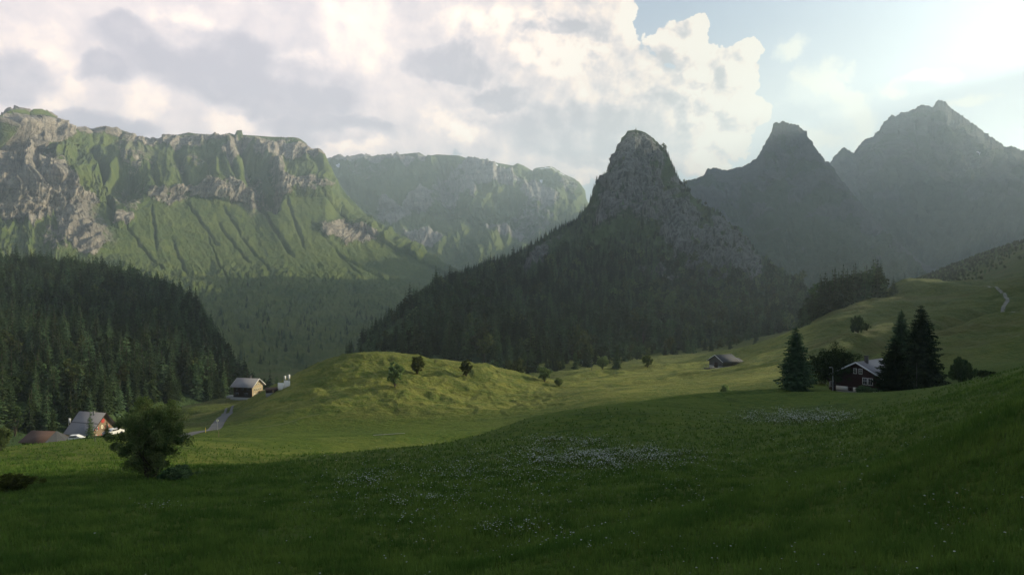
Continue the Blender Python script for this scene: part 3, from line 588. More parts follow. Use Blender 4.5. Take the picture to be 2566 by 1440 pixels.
# ------------------------------------------------------------------ trees
def mat_leaf(name, c1, c2, trans=0.25, ns=1.2):
    m, T = newmat(name)
    p = T.n('ShaderNodeTexCoord').outputs['Object']
    rnd = T.n('ShaderNodeObjectInfo').outputs['Random']
    n = T.noise(T.vm('ADD', p, T.n('ShaderNodeCombineXYZ', {0: T.m('MULTIPLY', rnd, 50.0)}).outputs[0]).outputs[0], ns, 4, .65).outputs['Fac']
    c = T.mix(T.ss(n, .35, .68), c1, c2)
    hs = T.n('ShaderNodeHueSaturation', {'Hue': T.m('MULTIPLY_ADD', rnd, .05, .475), 'Saturation': T.m('MULTIPLY_ADD', rnd, -.25, 1.05), 'Value': T.m('MULTIPLY_ADD', T.m('POWER', rnd, 2.0), 1.6, .5), 'Color': c}).outputs[0]
    d = T.n('ShaderNodeBsdfDiffuse', {0: hs}); t = T.n('ShaderNodeBsdfTranslucent', {0: hs})
    T.n('ShaderNodeOutputMaterial', {0: T.n('ShaderNodeMixShader', {0: trans, 1: d.outputs[0], 2: t.outputs[0]}).outputs[0]})
    return m
M['needle'] = mat_leaf('spruce_needles', C(.022, .045, .015), C(.064, .088, .026), .2, .7)
M['needle_dark'] = mat_leaf('dark_spruce_needles', C(.018, .036, .013), C(.042, .066, .022), .12, .9)
M['leaf'] = mat_leaf('broad_leaves', C(.042, .062, .016), C(.10, .115, .030), .4, .8)
M['leaf_dark'] = mat_leaf('dark_broad_leaves', C(.024, .046, .013), C(.062, .090, .024), .3, .9)
M['leaf_light'] = mat_leaf('light_leaves', C(.08, .12, .028), C(.16, .19, .05), .5, .9)
M['leaf_round'] = mat_leaf('olive_leaves', C(.052, .084, .018), C(.13, .155, .040), .45, .8)
M['bark'] = simple('bark', C(.075, .058, .045), .95, .4, 6, .1, .02, (1, 1, .3))
rs = np.random.RandomState(7)
def spruce_mesh(h, rad, tiers, per, sprigs, seed, droop=.35, gap=0.0, base=.04, shape=.9):
    """needle boughs in rising whorls: each bough is a drooping spine hung with sprigs"""
    r = np.random.RandomState(seed); V = []; Fc = []; lean = r.randn(2) * .006 * h
    for i in range(tiers):
        a = (i + r.rand() * .6) / tiers; z = h * (base + (1 - base) * a ** .92)
        rr = rad * (1 - a) ** shape * (.82 + .36 * r.rand()) + .02 * h * (1 - a) + .008 * h
        if r.rand() < gap: continue
        n = max(4, int(per * (1 - .45 * a)))
        ph = r.rand() * 6.28
        for j in range(n):
            t = ph + 6.283 * (j + .35 * r.randn()) / n; R_ = rr * (.70 + .48 * r.rand()); dr = droop * (.6 + .8 * r.rand()) * (1.0 - .8 * a)
            ct, st = math.cos(t), math.sin(t); side = np.array([-st, ct, 0])
            zj = z + h / tiers * 1.1 * (r.rand() - .5) * (1.6 if sprigs > 3 else 1)
            def pt(s): return np.array([ct * R_ * s + lean[0] * a, st * R_ * s + lean[1] * a, zj - dr * R_ * s ** 1.4 + .10 * R_ * s ** 4])
            for k in range(sprigs):
                s0 = k / sprigs; s1 = min(1.0, s0 + 1.25 / sprigs); wd = R_ * (.30 if sprigs > 2 else .36) * (1 - s0) ** .6 * (.6 + .8 * r.rand()) + .012 * h / sprigs
                p0, p1 = pt(s0), pt(s1)
                for sg in (-1, 1):
                    b = len(V); tip = p0 * .35 + p1 * .65 + side * sg * wd + np.array([ct, st, 0]) * wd * .5 - np.array([0, 0, wd * (.25 + .5 * r.rand())])
                    V += [p0 + np.array([0, 0, .02 * R_]), p1, tip]; Fc.append((b, b + 1, b + 2))
                if sprigs <= 2 or k % 2:
                    b = len(V); V += [p0, p1, (p0 + p1) / 2 - np.array([0, 0, wd * .9])]; Fc.append((b, b + 1, b + 2))
    b = len(V); q = .012 * h
    V += [np.array([lean[0] - q, lean[1], h * .95]), np.array([lean[0] + q, lean[1], h * .95]), np.array([lean[0], lean[1], h * 1.03])]; Fc.append((b, b + 1, b + 2))
    return np.array(V), np.array(Fc)
def tube(pts, rad, n=7):
    pts = np.asarray(pts, float); V = []; Fc = []
    for i, p in enumerate(pts):
        d = pts[min(i + 1, len(pts) - 1)] - pts[max(i - 1, 0)]; d /= np.linalg.norm(d) + 1e-9
        a = np.cross(d, [0, 0, 1] if abs(d[2]) < .9 else [1, 0, 0]); a /= np.linalg.norm(a); b = np.cross(d, a)
        for k in range(n):
            t = 6.283 * k / n; V.append(p + (a * math.cos(t) + b * math.sin(t)) * rad[i])
    for i in range(len(pts) - 1):
        for k in range(n): Fc.append((i * n + k, i * n + (k + 1) % n, (i + 1) * n + (k + 1) % n, (i + 1) * n + k))
    V.append(pts[-1]); e = len(V) - 1
    for k in range(n): Fc.append(((len(pts) - 1) * n + k, (len(pts) - 1) * n + (k + 1) % n, e, e))
    return np.array(V), Fc
def joinm(lst):
    V = []; Fc = []; o = 0
    for v, f in lst: V.append(v); Fc.append(np.asarray(f) + o); o += len(v)
    return np.concatenate(V), np.concatenate(Fc)
def mesh_data(name, v, f, mat, smooth=False):
    """mesh without an object; 4-gons whose last two corners agree become triangles"""
    f = np.asarray(f)
    me = bpy.data.meshes.new(name)
    if f.shape[1] == 4 and (f[:, 2] == f[:, 3]).any():
        me.from_pydata([tuple(a) for a in v], [], [tuple(a[:3]) if a[2] == a[3] else tuple(a) for a in f])
    else:
        k = f.shape[1]; f = f.astype(np.int32)
        me.vertices.add(len(v)); me.vertices.foreach_set('co', np.asarray(v, np.float32).ravel())
        me.loops.add(f.size); me.loops.foreach_set('vertex_index', f.ravel())
        me.polygons.add(len(f)); me.polygons.foreach_set('loop_start', np.arange(0, f.size, k, dtype=np.int32)); me.polygons.foreach_set('loop_total', np.full(len(f), k, np.int32))
        me.update(calc_edges=True)
    if smooth: me.polygons.foreach_set('use_smooth', np.ones(len(me.polygons), bool))
    me.materials.append(mat); return me
def leaf_mesh(centres, rads, n, size, seed, flat=.8):
    """n small leaf faces spread round each clump centre"""
    r = np.random.RandomState(seed); V = []
    for c, q in zip(centres, rads):
        d = r.randn(n, 3); d /= np.linalg.norm(d, axis=1, keepdims=True); d *= (q * r.rand(n, 1) ** .45) * [1, 1, flat]
        p = c + d; u = r.randn(n, 3); u /= np.linalg.norm(u, axis=1, keepdims=True); w = np.cross(u, r.randn(n, 3)); w /= np.linalg.norm(w, axis=1, keepdims=True)
        s = size * (.6 + .8 * r.rand(n, 1)); V.append(np.stack([p - u * s, p + w * s * .55, p + u * s, p - w * s * .55], 1).reshape(-1, 3))
    V = np.concatenate(V); f = np.arange(len(V)).reshape(-1, 4); return V, f
def crown_clumps(h0, h1, rx, n, seed, lump=.22, top=1.0, low=.75, rk=1.0):
    """clump centres filling an uneven egg; returns centres and radii"""
    r = np.random.RandomState(seed); out = []; rad = []
    hc = (h0 + h1) / 2; hh = (h1 - h0) / 2
    for i in range(n):
        d = r.randn(3); d /= np.linalg.norm(d); q = r.rand() ** .38
        bump_ = 1 + lump * (math.sin(3 * math.atan2(d[1], d[0]) + seed) * .5 + math.sin(5 * d[2] + 2 * math.atan2(d[1], d[0]) + seed * 2) * .5 + r.randn() * .35)
        wz = low if d[2] < 0 else top
        p = np.array([d[0] * rx * q * bump_, d[1] * rx * q * bump_, hc + d[2] * hh * q * wz * (1 + .4 * (bump_ - 1))])
        out.append(p); rad.append(rk * rx * (.13 + .12 * r.rand()))
    return np.array(out), np.array(rad)
def broad_tree(name, h0, h, rx, clumps, per, size, seed, leafmat, stems=1, trunk_r=.18, limbs=14, spread=.25, **kw):
    cen, rad = crown_clumps(h0, h, rx, clumps, seed, **kw)
    crown = mesh_data('crown', *leaf_mesh(cen, rad, per, size, seed + 1), leafmat)
    r = np.random.RandomState(seed + 2); parts = []
    order = np.argsort(-np.linalg.norm(cen[:, :2], axis=1) + r.rand(len(cen)) * rx)
    for i in range(limbs):
        c = cen[order[i * max(1, len(cen) // limbs) % len(cen)]]
        a = r.rand() * 6.28; b0 = np.array([math.cos(a), math.sin(a), 0]) * (spread * .4 if stems > 1 else .02)
        k = h0 + (h - h0) * .18 * r.rand(); mid = np.array([c[0] * .22, c[1] * .22, max(k, .6)]) if stems == 1 else np.array([c[0] * .45, c[1] * .45, h * .28])
        st = b0 if stems > 1 or i == 0 else np.array([0, 0, max(.4, h0 * .7)])
        r0 = trunk_r * (1.0 if i == 0 else .5)
        parts.append(tube([st - [0, 0, .5], (st + mid) / 2 + r.randn(3) * .03 * h, mid, (mid + c) / 2 + r.randn(3) * .05 * h, c], [r0 * 1.2, r0, r0 * .75, r0 * .45, r0 * .12], 6))
    if stems == 1: parts.append(tube([[0, 0, -.5], [0, 0, h0], [0.05 * rx, 0, h0 + (h - h0) * .45], [0, 0, h0 + (h - h0) * .8]], [trunk_r * 1.3, trunk_r, trunk_r * .6, trunk_r * .15], 8))
    return crown, mesh_data('trunk', *joinm(parts), M['bark'], True)
def spruce_set(h, rad, tiers, per, sprigs, seed, mat, **kw):
    cr = mesh_data('crown', *spruce_mesh(h, rad, tiers, per, sprigs, seed, **kw), mat)
    tr = mesh_data('trunk', *joinm([tube([[0, 0, -.8], [0, 0, h * .4], [0, 0, h * .93]], [h * .013, h * .009, h * .002], 7)]), M['bark'], True)
    return cr, tr
def plant(name, pair, loc, s, rz, label, cat, group=None):
    o = empty(name, loc, rz, label=label, cat=cat, group=group); o.scale = s if isinstance(s, (tuple, list)) else (s, s, s)
    for nm, me in zip(('crown', 'trunk'), pair):
        c = bpy.data.objects.new(nm, me); col.objects.link(c); c.parent = o
    return o
# far-tree kinds, 18 m tall and scaled where they stand
FT = [spruce_set(18, 2.7 + .5 * (i % 3), 20, 9, 2, 50 + i, M['needle'], droop=.45 + .1 * (i % 2), shape=(.85, 1.0, .75, .9, 1.1)[i]) for i in range(5)]
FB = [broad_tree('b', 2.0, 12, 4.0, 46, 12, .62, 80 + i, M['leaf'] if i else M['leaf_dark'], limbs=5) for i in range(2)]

def scatter(Q, dens, spacing, seed):
    """points on a relief grid, dens (0..1) per vertex; spacing in metres on the slope"""
    r = np.random.RandomState(seed)
    A = np.linalg.norm(np.cross(Q[1:, :-1] - Q[:-1, :-1], Q[:-1, 1:] - Q[:-1, :-1]), axis=-1)
    lam = A * dens[:-1, :-1] / spacing ** 2
    n = r.poisson(np.clip(lam, 0, 30)); i, j = np.nonzero(n); k = n[i, j]; i = np.repeat(i, k); j = np.repeat(j, k)
    u, v = r.rand(len(i), 1), r.rand(len(i), 1)
    p = Q[i, j] * (1 - u) * (1 - v) + Q[i + 1, j] * u * (1 - v) + Q[i, j + 1] * (1 - u) * v + Q[i + 1, j + 1] * u * v
    # thin out pairs that stand on top of one another
    key = np.floor(p[:, :2] / (spacing * .55)).astype(np.int64); _, idx = np.unique(key[:, 0] * 100003 + key[:, 1], return_index=True)
    return p[idx]
trees = []   # x y z height kind zone
r = np.random.RandomState(5)
# wooded crag
px, py = PPX, PPY
strip = blob(px, py, [(1400, 640, 80, 34, -42), (1345, 685, 70, 22, -38), (1000, 845, 60, 12, -25, .9), (1290, 700, 40, 10, -30, .7)])
d = sst(PT, .98, 1.05) * (PT < 5.02) * (1 - np.clip(PROCK * 1.15, 0, .93)) * (1 - strip)
d *= np.where(py > 700, 1.0, np.where(py > 600, .75, .42)) * sst(fbm(px / 22, py / 22, 4, 501), -.45 + .25 * (py < 650), .05 + .25 * (py < 650))
d *= np.where((py < 430) & (px < 1640), .15, 1); d *= .35 + .65 * sst(px, 900, 1080)
for p in scatter(PQ, d, 5.6, 502):
    a, b = proj(p)
    hh = (19.0 + 5.5 * r.randn()) if p[1] < 560 else (14.5 + 4 * r.randn()) if p[1] < 800 else (9.5 + 2.0 * r.randn())
    hh *= .45 + .55 * float(sst(a, 880, 1080))
    lf = (a > 1640 and b < 760) or (1600 < a < 2000 and 735 < b < 830)
    trees.append((*p, max(hh, 5), 5 + r.randint(2) if r.rand() < (.6 if lf else .13) else r.randint(5), 0))
# crest and flank trees of the crag, seen against the sky
sel = (PT > 4.6) & (PT < 5.4)
dd = sel * (sst(PPX, 1636, 1660) * (1 - sst(PPX, 2000, 2040)) * .55 + sst(PPX, 1470, 1490) * (1 - sst(PPX, 1535, 1545)) * .6 + (1 - sst(PPX, 1450, 1480)) * 1.3)
for p in scatter(PQ, dd.astype(float), 6.5, 505): trees.append((*p, max(5, (9 if p[1] > 850 else 12) + 2 * r.randn()), r.randint(5), 0))
# left shoulder
px, py = FPX, FPY
d = sst(FTT, .95, 1.02) * (FTT < 3.6)
d = d * (1 - blob(px, py, [(500, 760, 34, 16, 38), (330, 1040, 70, 22, 0, .5)]))
for p in scatter(FQ, d.astype(float), 5.2, 511):
    hh = (13.5 + 3 * r.randn()) if p[1] < 300 else (16 + 4 * r.randn()) if p[1] < 400 else 16 + 4 * r.randn()
    trees.append((*p, max(hh, 7), r.randint(5) if r.rand() < .93 else 5 + r.randint(2), 1))
# scattered trees and scrub on the foot of the escarpment
a, b = proj(M1)
d = blob(a, b, [(60, 640, 130, 55), (780, 830, 300, 120, 0, .9), (870, 740, 60, 20, 0, .3), (20, 610, 60, 40), (560, 720, 120, 20, 0, .1)]) * sst(fbm(a / 38, b / 26, 4, 520), -.02, .22)
for p in scatter(M1, d, 18, 521): trees.append((*p, 6 + 8 * r.rand(), r.randint(5), 2))
# the ridge saddle right of the crag
# dark scrub added on the right-hand slope to stand in for its shade
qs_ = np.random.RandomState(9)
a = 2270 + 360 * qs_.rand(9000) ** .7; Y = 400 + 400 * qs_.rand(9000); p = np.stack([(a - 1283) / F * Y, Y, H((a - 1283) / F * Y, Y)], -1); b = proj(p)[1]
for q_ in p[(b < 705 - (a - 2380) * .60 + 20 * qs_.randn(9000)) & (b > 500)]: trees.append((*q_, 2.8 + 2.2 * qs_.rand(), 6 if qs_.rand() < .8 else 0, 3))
# single trees strayed onto the meadow before the forest
a = 1150 + 760 * qs_.rand(110); Y = np.interp(a, [1000, 1300, 1500, 1700, 1850, 2000], [390, 385, 405, 470, 500, 520]) - np.abs(qs_.randn(110)) * 26; X_ = (a - 1283) / F * Y; Z_ = H(X_, Y)
for i in range(110): trees.append((X_[i], Y[i], Z_[i], 6 + 9 * qs_.rand(), qs_.randint(5) if qs_.rand() < .7 else 5 + qs_.randint(2), 0))
TR = np.array(trees); k_ = TR[:, 5] == 1; TR[k_, 2] = np.maximum(TR[k_, 2], H(TR[k_, 0], TR[k_, 1]) - .2)
print('trees', len(TR), [int((TR[:, 5] == k).sum()) for k in range(4)])

def visible_over_ground(P, hh):
    """tree tops that the meadow does not hide"""
    top = P + np.array([0, 0, 1.0]) * (hh * .6)[:, None]
    s = np.linspace(.12, .985, 110)[None, :]
    x = top[:, 0:1] * s; y = top[:, 1:2] * s; z = top[:, 2:3] * s
    return ~((H(x, y) > z).any(1))
rank = TR[:, 3] / TR[:, 1]; rank[TR[:, 5] >= 2] = 0
a, b = proj(TR[:, :3]); rank[(a < -60) | (a > 2620)] = 0
order = np.argsort(-rank)[:900]; vis = visible_over_ground(TR[order, :3], TR[order, 3]); ind = order[vis][:300]
rest = np.setdiff1d(np.arange(len(TR)), ind)
for i in ind:
    x, y, z, hh, k, zn = TR[i]; k = int(k)
    fx = 1283 + F * x / y
    if zn == 1:
        lab = 'dark spruce in the dense forest rising behind the houses on the left' if k < 5 else 'rounded leafy tree among the dark spruces behind the houses on the left'
        grp = 'spruces of the left hillside forest' if k < 5 else 'leafy trees in the left hillside forest'
    else:
        lab = 'tall spruce along the front edge of the forest below the rocky crag' if k < 5 else 'rounded leafy tree along the front edge of the forest below the rocky crag'
        grp = 'spruces at the foot of the crag' if k < 5 else 'leafy trees at the foot of the crag'
    b0 = 18 if k < 5 else 12; s = hh / b0 * (1 if k < 5 else .8)
    plant('spruce_tree' if k < 5 else 'leafy_tree', FT[k] if k < 5 else FB[k - 5], (x, y, z), (s * r.uniform(.8, 1.15), s * r.uniform(.8, 1.15), s), r.rand() * 6.28, lab, 'spruce' if k < 5 else 'tree', grp)

def gn_forest(idx, label):
    P = TR[idx]; n = len(P)
    me = bpy.data.meshes.new('forest'); me.vertices.add(n); me.vertices.foreach_set('co', P[:, :3].astype(np.float32).ravel())
    k = P[:, 4].astype(int); s = np.where(k < 5, P[:, 3] / 18, P[:, 3] / 12 * .8); rr = np.random.RandomState(3)
    for nm, val in (('sc', s), ('rz', rr.rand(n) * 6.28), ('wd', rr.uniform(.8, 1.2, n))):
        a = me.attributes.new(nm, 'FLOAT', 'POINT'); a.data.foreach_set('value', val.astype(np.float32))
    a = me.attributes.new('kd', 'INT', 'POINT'); a.data.foreach_set('value', k.astype(np.int32))
    o = bpy.data.objects.new('forest', me); col.objects.link(o)
    ng = bpy.data.node_groups.new('forest', 'GeometryNodeTree')
    ng.interface.new_socket('Geometry', in_out='INPUT', socket_type='NodeSocketGeometry'); ng.interface.new_socket('Geometry', in_out='OUTPUT', socket_type='NodeSocketGeometry')
    N = ng.nodes; Lk = ng.links
    gi = N.new('NodeGroupInput'); go = N.new('NodeGroupOutput'); jo = N.new('GeometryNodeJoinGeometry')
    def attr(nm, t='FLOAT'):
        q = N.new('GeometryNodeInputNamedAttribute'); q.data_type = t; q.inputs[0].default_value = nm; return q.outputs[0]
    srcs = []
    for q in list(FT) + list(FB):
        srcs.append(next(ob for ob in bpy.data.objects if ob.type == 'MESH' and ob.data == q[0]))
    rot = N.new('ShaderNodeCombineXYZ'); Lk.new(attr('rz'), rot.inputs[2])
    scv = N.new('ShaderNodeCombineXYZ'); mu = N.new('ShaderNodeMath'); mu.operation = 'MULTIPLY'; Lk.new(attr('sc'), mu.inputs[0]); Lk.new(attr('wd'), mu.inputs[1])
    Lk.new(mu.outputs[0], scv.inputs[0]); Lk.new(mu.outputs[0], scv.inputs[1]); Lk.new(attr('sc'), scv.inputs[2])
    for i, src in enumerate(srcs):
        oi = N.new('GeometryNodeObjectInfo'); oi.transform_space = 'ORIGINAL'; oi.inputs['Object'].default_value = src; oi.inputs['As Instance'].default_value = True
        ip = N.new('GeometryNodeInstanceOnPoints'); cmp_ = N.new('FunctionNodeCompare'); cmp_.data_type = 'INT'; cmp_.operation = 'EQUAL'
        Lk.new(attr('kd', 'INT'), cmp_.inputs[2]); cmp_.inputs[3].default_value = i
        Lk.new(gi.outputs[0], ip.inputs['Points']); Lk.new(cmp_.outputs[0], ip.inputs['Selection']); Lk.new(oi.outputs['Geometry'], ip.inputs['Instance'])
        Lk.new(rot.outputs[0], ip.inputs['Rotation']); Lk.new(scv.outputs[0], ip.inputs['Scale']); Lk.new(ip.outputs[0], jo.inputs[0])
    Lk.new(jo.outputs[0], go.inputs[0])
    md = o.modifiers.new('forest', 'NODES'); md.node_group = ng
    tag(o, label, 'forest', kind='stuff')
for k, q in enumerate(list(FT) + list(FB)):      # every kind stands at least once as a tree of its own
    if not any(ob.data == q[0] for ob in bpy.data.objects if ob.type == 'MESH'):
        p = PY(2070 + 12 * k, 318); plant('leafy_tree' if k > 4 else 'spruce_tree', q, p, .8, 0, 'small leafy tree at the copse edge on the right spur', 'tree')
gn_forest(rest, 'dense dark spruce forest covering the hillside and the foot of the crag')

# --- single trees that stand out
BIG = spruce_set(16, 4.0, 62, 16, 6, 900, M['needle_dark'], droop=.36, shape=.62, base=.02)
BIG2 = spruce_set(14, 3.4, 54, 14, 6, 901, M['needle_dark'], droop=.34, shape=.6, base=.02)
MEDS = [spruce_set(10, 2.0, 30, 10, 4, 910 + i, M['needle'], droop=.35, shape=.9) for i in range(2)]
def stand(name, pair, h_mesh, px, Y, h, rz, label, cat, wide=1.0, group=None, sink=.1):
    p = PY(px, Y); s = h / h_mesh; return plant(name, pair, (p[0], p[1], p[2] - sink), (s * wide, s * wide, s), rz, label, cat, group)
def hpx(n, Y): return n / F * Y
stand('spruce_tree', BIG2, 14, 1995, 125, hpx(158, 125), .3, 'dense pale-topped spruce at the left end of the tree group by the dark chalet', 'spruce', 1.05)
stand('spruce_tree', BIG, 16, 2308, 134, hpx(212, 134), 1.0, 'tallest dark spruce standing right of the dark chalet', 'spruce', .95)
stand('spruce_tree', BIG, 16, 2257, 140, hpx(188, 140), 2.4, 'dark spruce rising behind the fuzzy conifer at the chalet corner', 'spruce', .85)
LARCH = spruce_set(11, 3.6, 34, 14, 6, 930, M['needle_dark'], droop=.1, shape=.55, base=.05)
stand('larch_tree', LARCH, 11, 2243, 121, hpx(140, 121), .4, 'fuzzy dark conifer hiding the right corner of the dark chalet', 'conifer', 1.0)
CLU = broad_tree('c', 1.2, 8.6, 4.3, 190, 150, .13, 940, M['leaf_dark'], trunk_r=.22, limbs=20, lump=.3)
stand('leafy_tree', CLU, 8.6, 2091, 131, hpx(112, 131), 0, 'broad dark leafy tree between the dense spruce and the dark chalet', 'tree', 1.05)
RND = broad_tree('r', .55, 7.6, 3.2, 270, 200, .085, 950, M['leaf_round'], stems=5, trunk_r=.10, limbs=44, lump=.28, low=1.0, rk=.95)
stand('round_tree', RND, 7.6, 379, 60.5, hpx(206, 60), .6, 'large rounded many-stemmed tree standing alone on the near left meadow', 'tree', .88)
SHR = broad_tree('s', .05, 1.5, 1.2, 90, 70, .075, 960, M['leaf_dark'], stems=5, trunk_r=.03, limbs=10, lump=.3)
def shrub(px, Y, w, h, label, mat=None, rz=0.0, cat='shrub', group=None, name='shrub'):
    pr = SHR
    if mat:
        m2 = SHR[0].copy(); m2.materials.clear(); m2.materials.append(mat); pr = (m2, SHR[1])
    p = PY(px, Y); a = hpx(w, Y) / 2.7; b = hpx(h, Y) / 1.55
    return plant(name, pr, (p[0], p[1], p[2] - .05), (a, a, b), rz, label, cat, group)
shrub(445, 59.5, 90, 34, 'low dark shrub at the right foot of the large rounded tree', rz=1)
shrub(35, 50, 110, 44, 'low dark shrub in the near meadow at the left edge', M['leaf_light'], rz=2)
shrub(2, 88, 44, 60, 'light green shrub standing on the bank at the left edge', M['leaf'], rz=3)
shrub(2409, 121, 62, 72, 'upright wispy shrub in the slope right of the tall spruces', M['leaf_dark'], rz=.5)
shrub(2462, 128, 60, 20, 'low spreading shrub to the right of the wispy upright shrub', M['leaf_dark'], rz=1.5)
shrub(2148, 215, 34, 48, 'small dark bush on the spur above the dark chalet', M['leaf_dark'], rz=2.5)
shrub(2168, 225, 22, 22, 'tiny bush just behind the small dark bush on the spur', M['leaf_dark'], rz=1.0)
shrub(1818, 150, 24, 26, 'small yellow-green sapling alone in the sunlit meadow', M['leaf_light'], rz=.2)
shrub(2031, 150, 26, 34, 'pale sunlit bush between the dense spruce and the broad leafy tree', M['leaf_light'], rz=.8)
shrub(2058, 146, 50, 24, 'low sunlit bush under the left side of the broad leafy tree', M['leaf_light'], rz=1.9)
shrub(2135, 148, 40, 50, 'sunlit bush behind the left eave of the dark chalet', M['leaf_light'], rz=2.9)
shrub(2170, 119, 60, 20, 'low dark shrub before the white foundation of the chalet', M['leaf_dark'], rz=.9)
KN = [broad_tree('k%d' % i, .7, 6, 1.75, 110, 110, .13, 970 + i, M['leaf_light'], trunk_r=.09, limbs=8, lump=.2, low=1.0) for i in range(2)]
stand('leafy_tree', KN[0], 6, 990, 172, hpx(62, 172), 0, 'largest and lowest of three small trees on the grassy knoll', 'tree', 1.1, 'small trees on the knoll')
stand('leafy_tree', KN[1], 6, 1046, 182, hpx(48, 182), 1, 'middle small tree on the grassy knoll', 'tree', 1.15, 'small trees on the knoll')
stand('leafy_tree', KN[0], 6, 1168, 187, hpx(42, 187), 2, 'rightmost and smallest of three small trees on the grassy knoll', 'tree', 1.15, 'small trees on the knoll')
stand('spruce_tree', MEDS[0], 10, 226, 108, hpx(96, 108), 0, 'slender light spruce standing before the roof of the grey-roofed chalet', 'spruce', .8)
stand('spruce_tree', MEDS[1], 10, 268, 103, hpx(46, 103), 1, 'small spruce below the painted gable left of the rounded tree', 'spruce', 1.3)
stand('spruce_tree', MEDS[0], 10, 694, 268, hpx(46, 268), 2, 'small spruce between the chalet and the white wall', 'spruce', .9)
stand('spruce_tree', MEDS[1], 10, 2239, 322, hpx(46, 322), 2, 'lone slim spruce right of the copse on the right spur', 'spruce', 1.15)
for i, (a, Y, h, wd, lab) in enumerate([(1365, P3(1365, 956)[1], 36, 1.1, 'rounded tree at the right foot of the knoll before the forest'), (1510, P3(1510, 924)[1], 34, 1.0, 'small leafy tree left of a clearing before the forest edge'), (1622, P3(1622, 920)[1], 32, .9, 'small leafy tree standing alone right of the clearing'),
                              (1400, P3(1395, 966)[1], 20, 1.2, 'low leafy tree beside the rounded tree at the foot of the knoll')]):
    stand('leafy_tree', KN[i % 2], 6, a, Y, hpx(h, Y), i, lab, 'tree', wd * 1.5)
stand('spruce_tree', MEDS[0], 10, 1545, P3(1545, 922)[1], hpx(58, P3(1545, 922)[1]), 2, 'slim dark spruce beside the clearing at the forest edge', 'spruce', 1.0)
rc = np.random.RandomState(77)
for i in range(56):   # the copse on the spur
    a = 2006 + 208 * (i / 55.0) + rc.randn() * 6; Y = 288 + 50 * rc.rand() + (a - 2000) * .12
    tp = np.interp(a, [2000, 2030, 2050, 2075, 2120, 2160, 2200, 2214, 2222], [790, 730, 700, 690, 672, 668, 656, 680, 720])
    p = PY(a, Y); bp = float(proj(p)[1]); h = max(10.0, min(30, (bp - tp) / F * Y * (.85 + .3 * rc.rand())))
    con = rc.rand() < .78
    lab = 'conifer crowded in the dark copse on the right spur' if con else 'leafy tree crowded in the dark copse on the right spur'
    if con: plant('spruce_tree', FT[i % 5], tuple(p), (h / 18 * 1.15, h / 18 * 1.15, h / 18), i * 1.3, lab, 'spruce', 'conifers of the copse')
    else: plant('leafy_tree', FB[0], tuple(p), (h * .8 / 12,) * 3, i * 1.3, lab, 'tree', 'leafy trees of the copse')

# ------------------------------------------------------------------ buildings
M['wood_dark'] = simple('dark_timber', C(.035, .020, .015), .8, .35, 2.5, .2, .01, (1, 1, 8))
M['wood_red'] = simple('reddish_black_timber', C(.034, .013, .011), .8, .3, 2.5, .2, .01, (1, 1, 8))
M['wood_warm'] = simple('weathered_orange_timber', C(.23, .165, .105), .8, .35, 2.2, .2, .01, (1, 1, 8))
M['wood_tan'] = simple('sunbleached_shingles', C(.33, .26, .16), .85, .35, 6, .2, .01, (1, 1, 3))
M['wood_grey'] = simple('grey_weathered_wood', C(.085, .082, .08), .85, .35, 4, .2, .01, (1, 1, 5))
M['roof_grey'] = simple('grey_roof_sheets', C(.16, .155, .16), .6, .18, 3, .4, .01, (8, .6, 1))
M['roof_slate'] = simple('dark_slate_roof', C(.055, .057, .06), .85, .3, 3, .15, .01, (8, .6, 1))
M['roof_brown'] = simple('brown_roof_tiles', C(.070, .040, .028), .8, .3, 5, .3, .02, (2, 6, 1))
M['white'] = simple('white_paint', C(.66, .64, .60), .7, .12, 3, .3)
M['plaster'] = simple('white_plaster', C(.72, .68, .60), .8, .10, 1.5, .2)
M['stone'] = simple('pale_masonry', C(.22, .22, .20), .85, .25, 4, .2, .01)
M['glass'] = simple('dark_window_glass', C(.02, .022, .025), .12, .1, 1, .5)
M['red'] = simple('red_paint', C(.42, .035, .025), .6, .15, 3, .4)
M['cream'] = simple('cream_paint', C(.74, .68, .48), .6, .1, 3, .4)
M['metal'] = simple('galvanised_metal', C(.34, .34, .34), .5, .1, 3, .5)
M['metal_pale'] = simple('pale_grey_paint', C(.60, .62, .62), .5, .1, 3, .4)
M['yellow'] = simple('yellow_paint', C(.70, .50, .08), .6, .1, 3, .4)
M['asphalt'] = simple('worn_asphalt', C(.10, .10, .095), .9, .2, .8, .2)
M['gravel'] = simple('pale_gravel', C(.17, .165, .14), .95, .3, 1.5, .2)
M['trodden'] = simple('trodden_grass', C(.11, .125, .05), .95, .3, 1.5, .1)
M['water'] = simple('stream_water', C(.07, .075, .06), .3, .2, .5, .4)
M['chim'] = simple('chimney_masonry', C(.10, .09, .085), .9, .2, 4, .2)
def box(x0, x1, y0, y1, z0, z1):
    v = [(x, y, z) for x in (x0, x1) for y in (y0, y1) for z in (z0, z1)]
    return np.array(v, float), [(0, 1, 3, 2), (4, 6, 7, 5), (0, 4, 5, 1), (2, 3, 7, 6), (0, 2, 6, 4), (1, 5, 7, 3)]
def part(name, shapes, mat, parent, label=None):
    v, f = joinm([(np.asarray(a, float), [tuple(q) if len(q) == 4 else (*q, q[-1]) for q in b]) for a, b in shapes])
    o = bpy.data.objects.new(name, mesh_data(name, v, f, mat)); col.objects.link(o); o.parent = parent
    if label: o['label'] = label
    return o
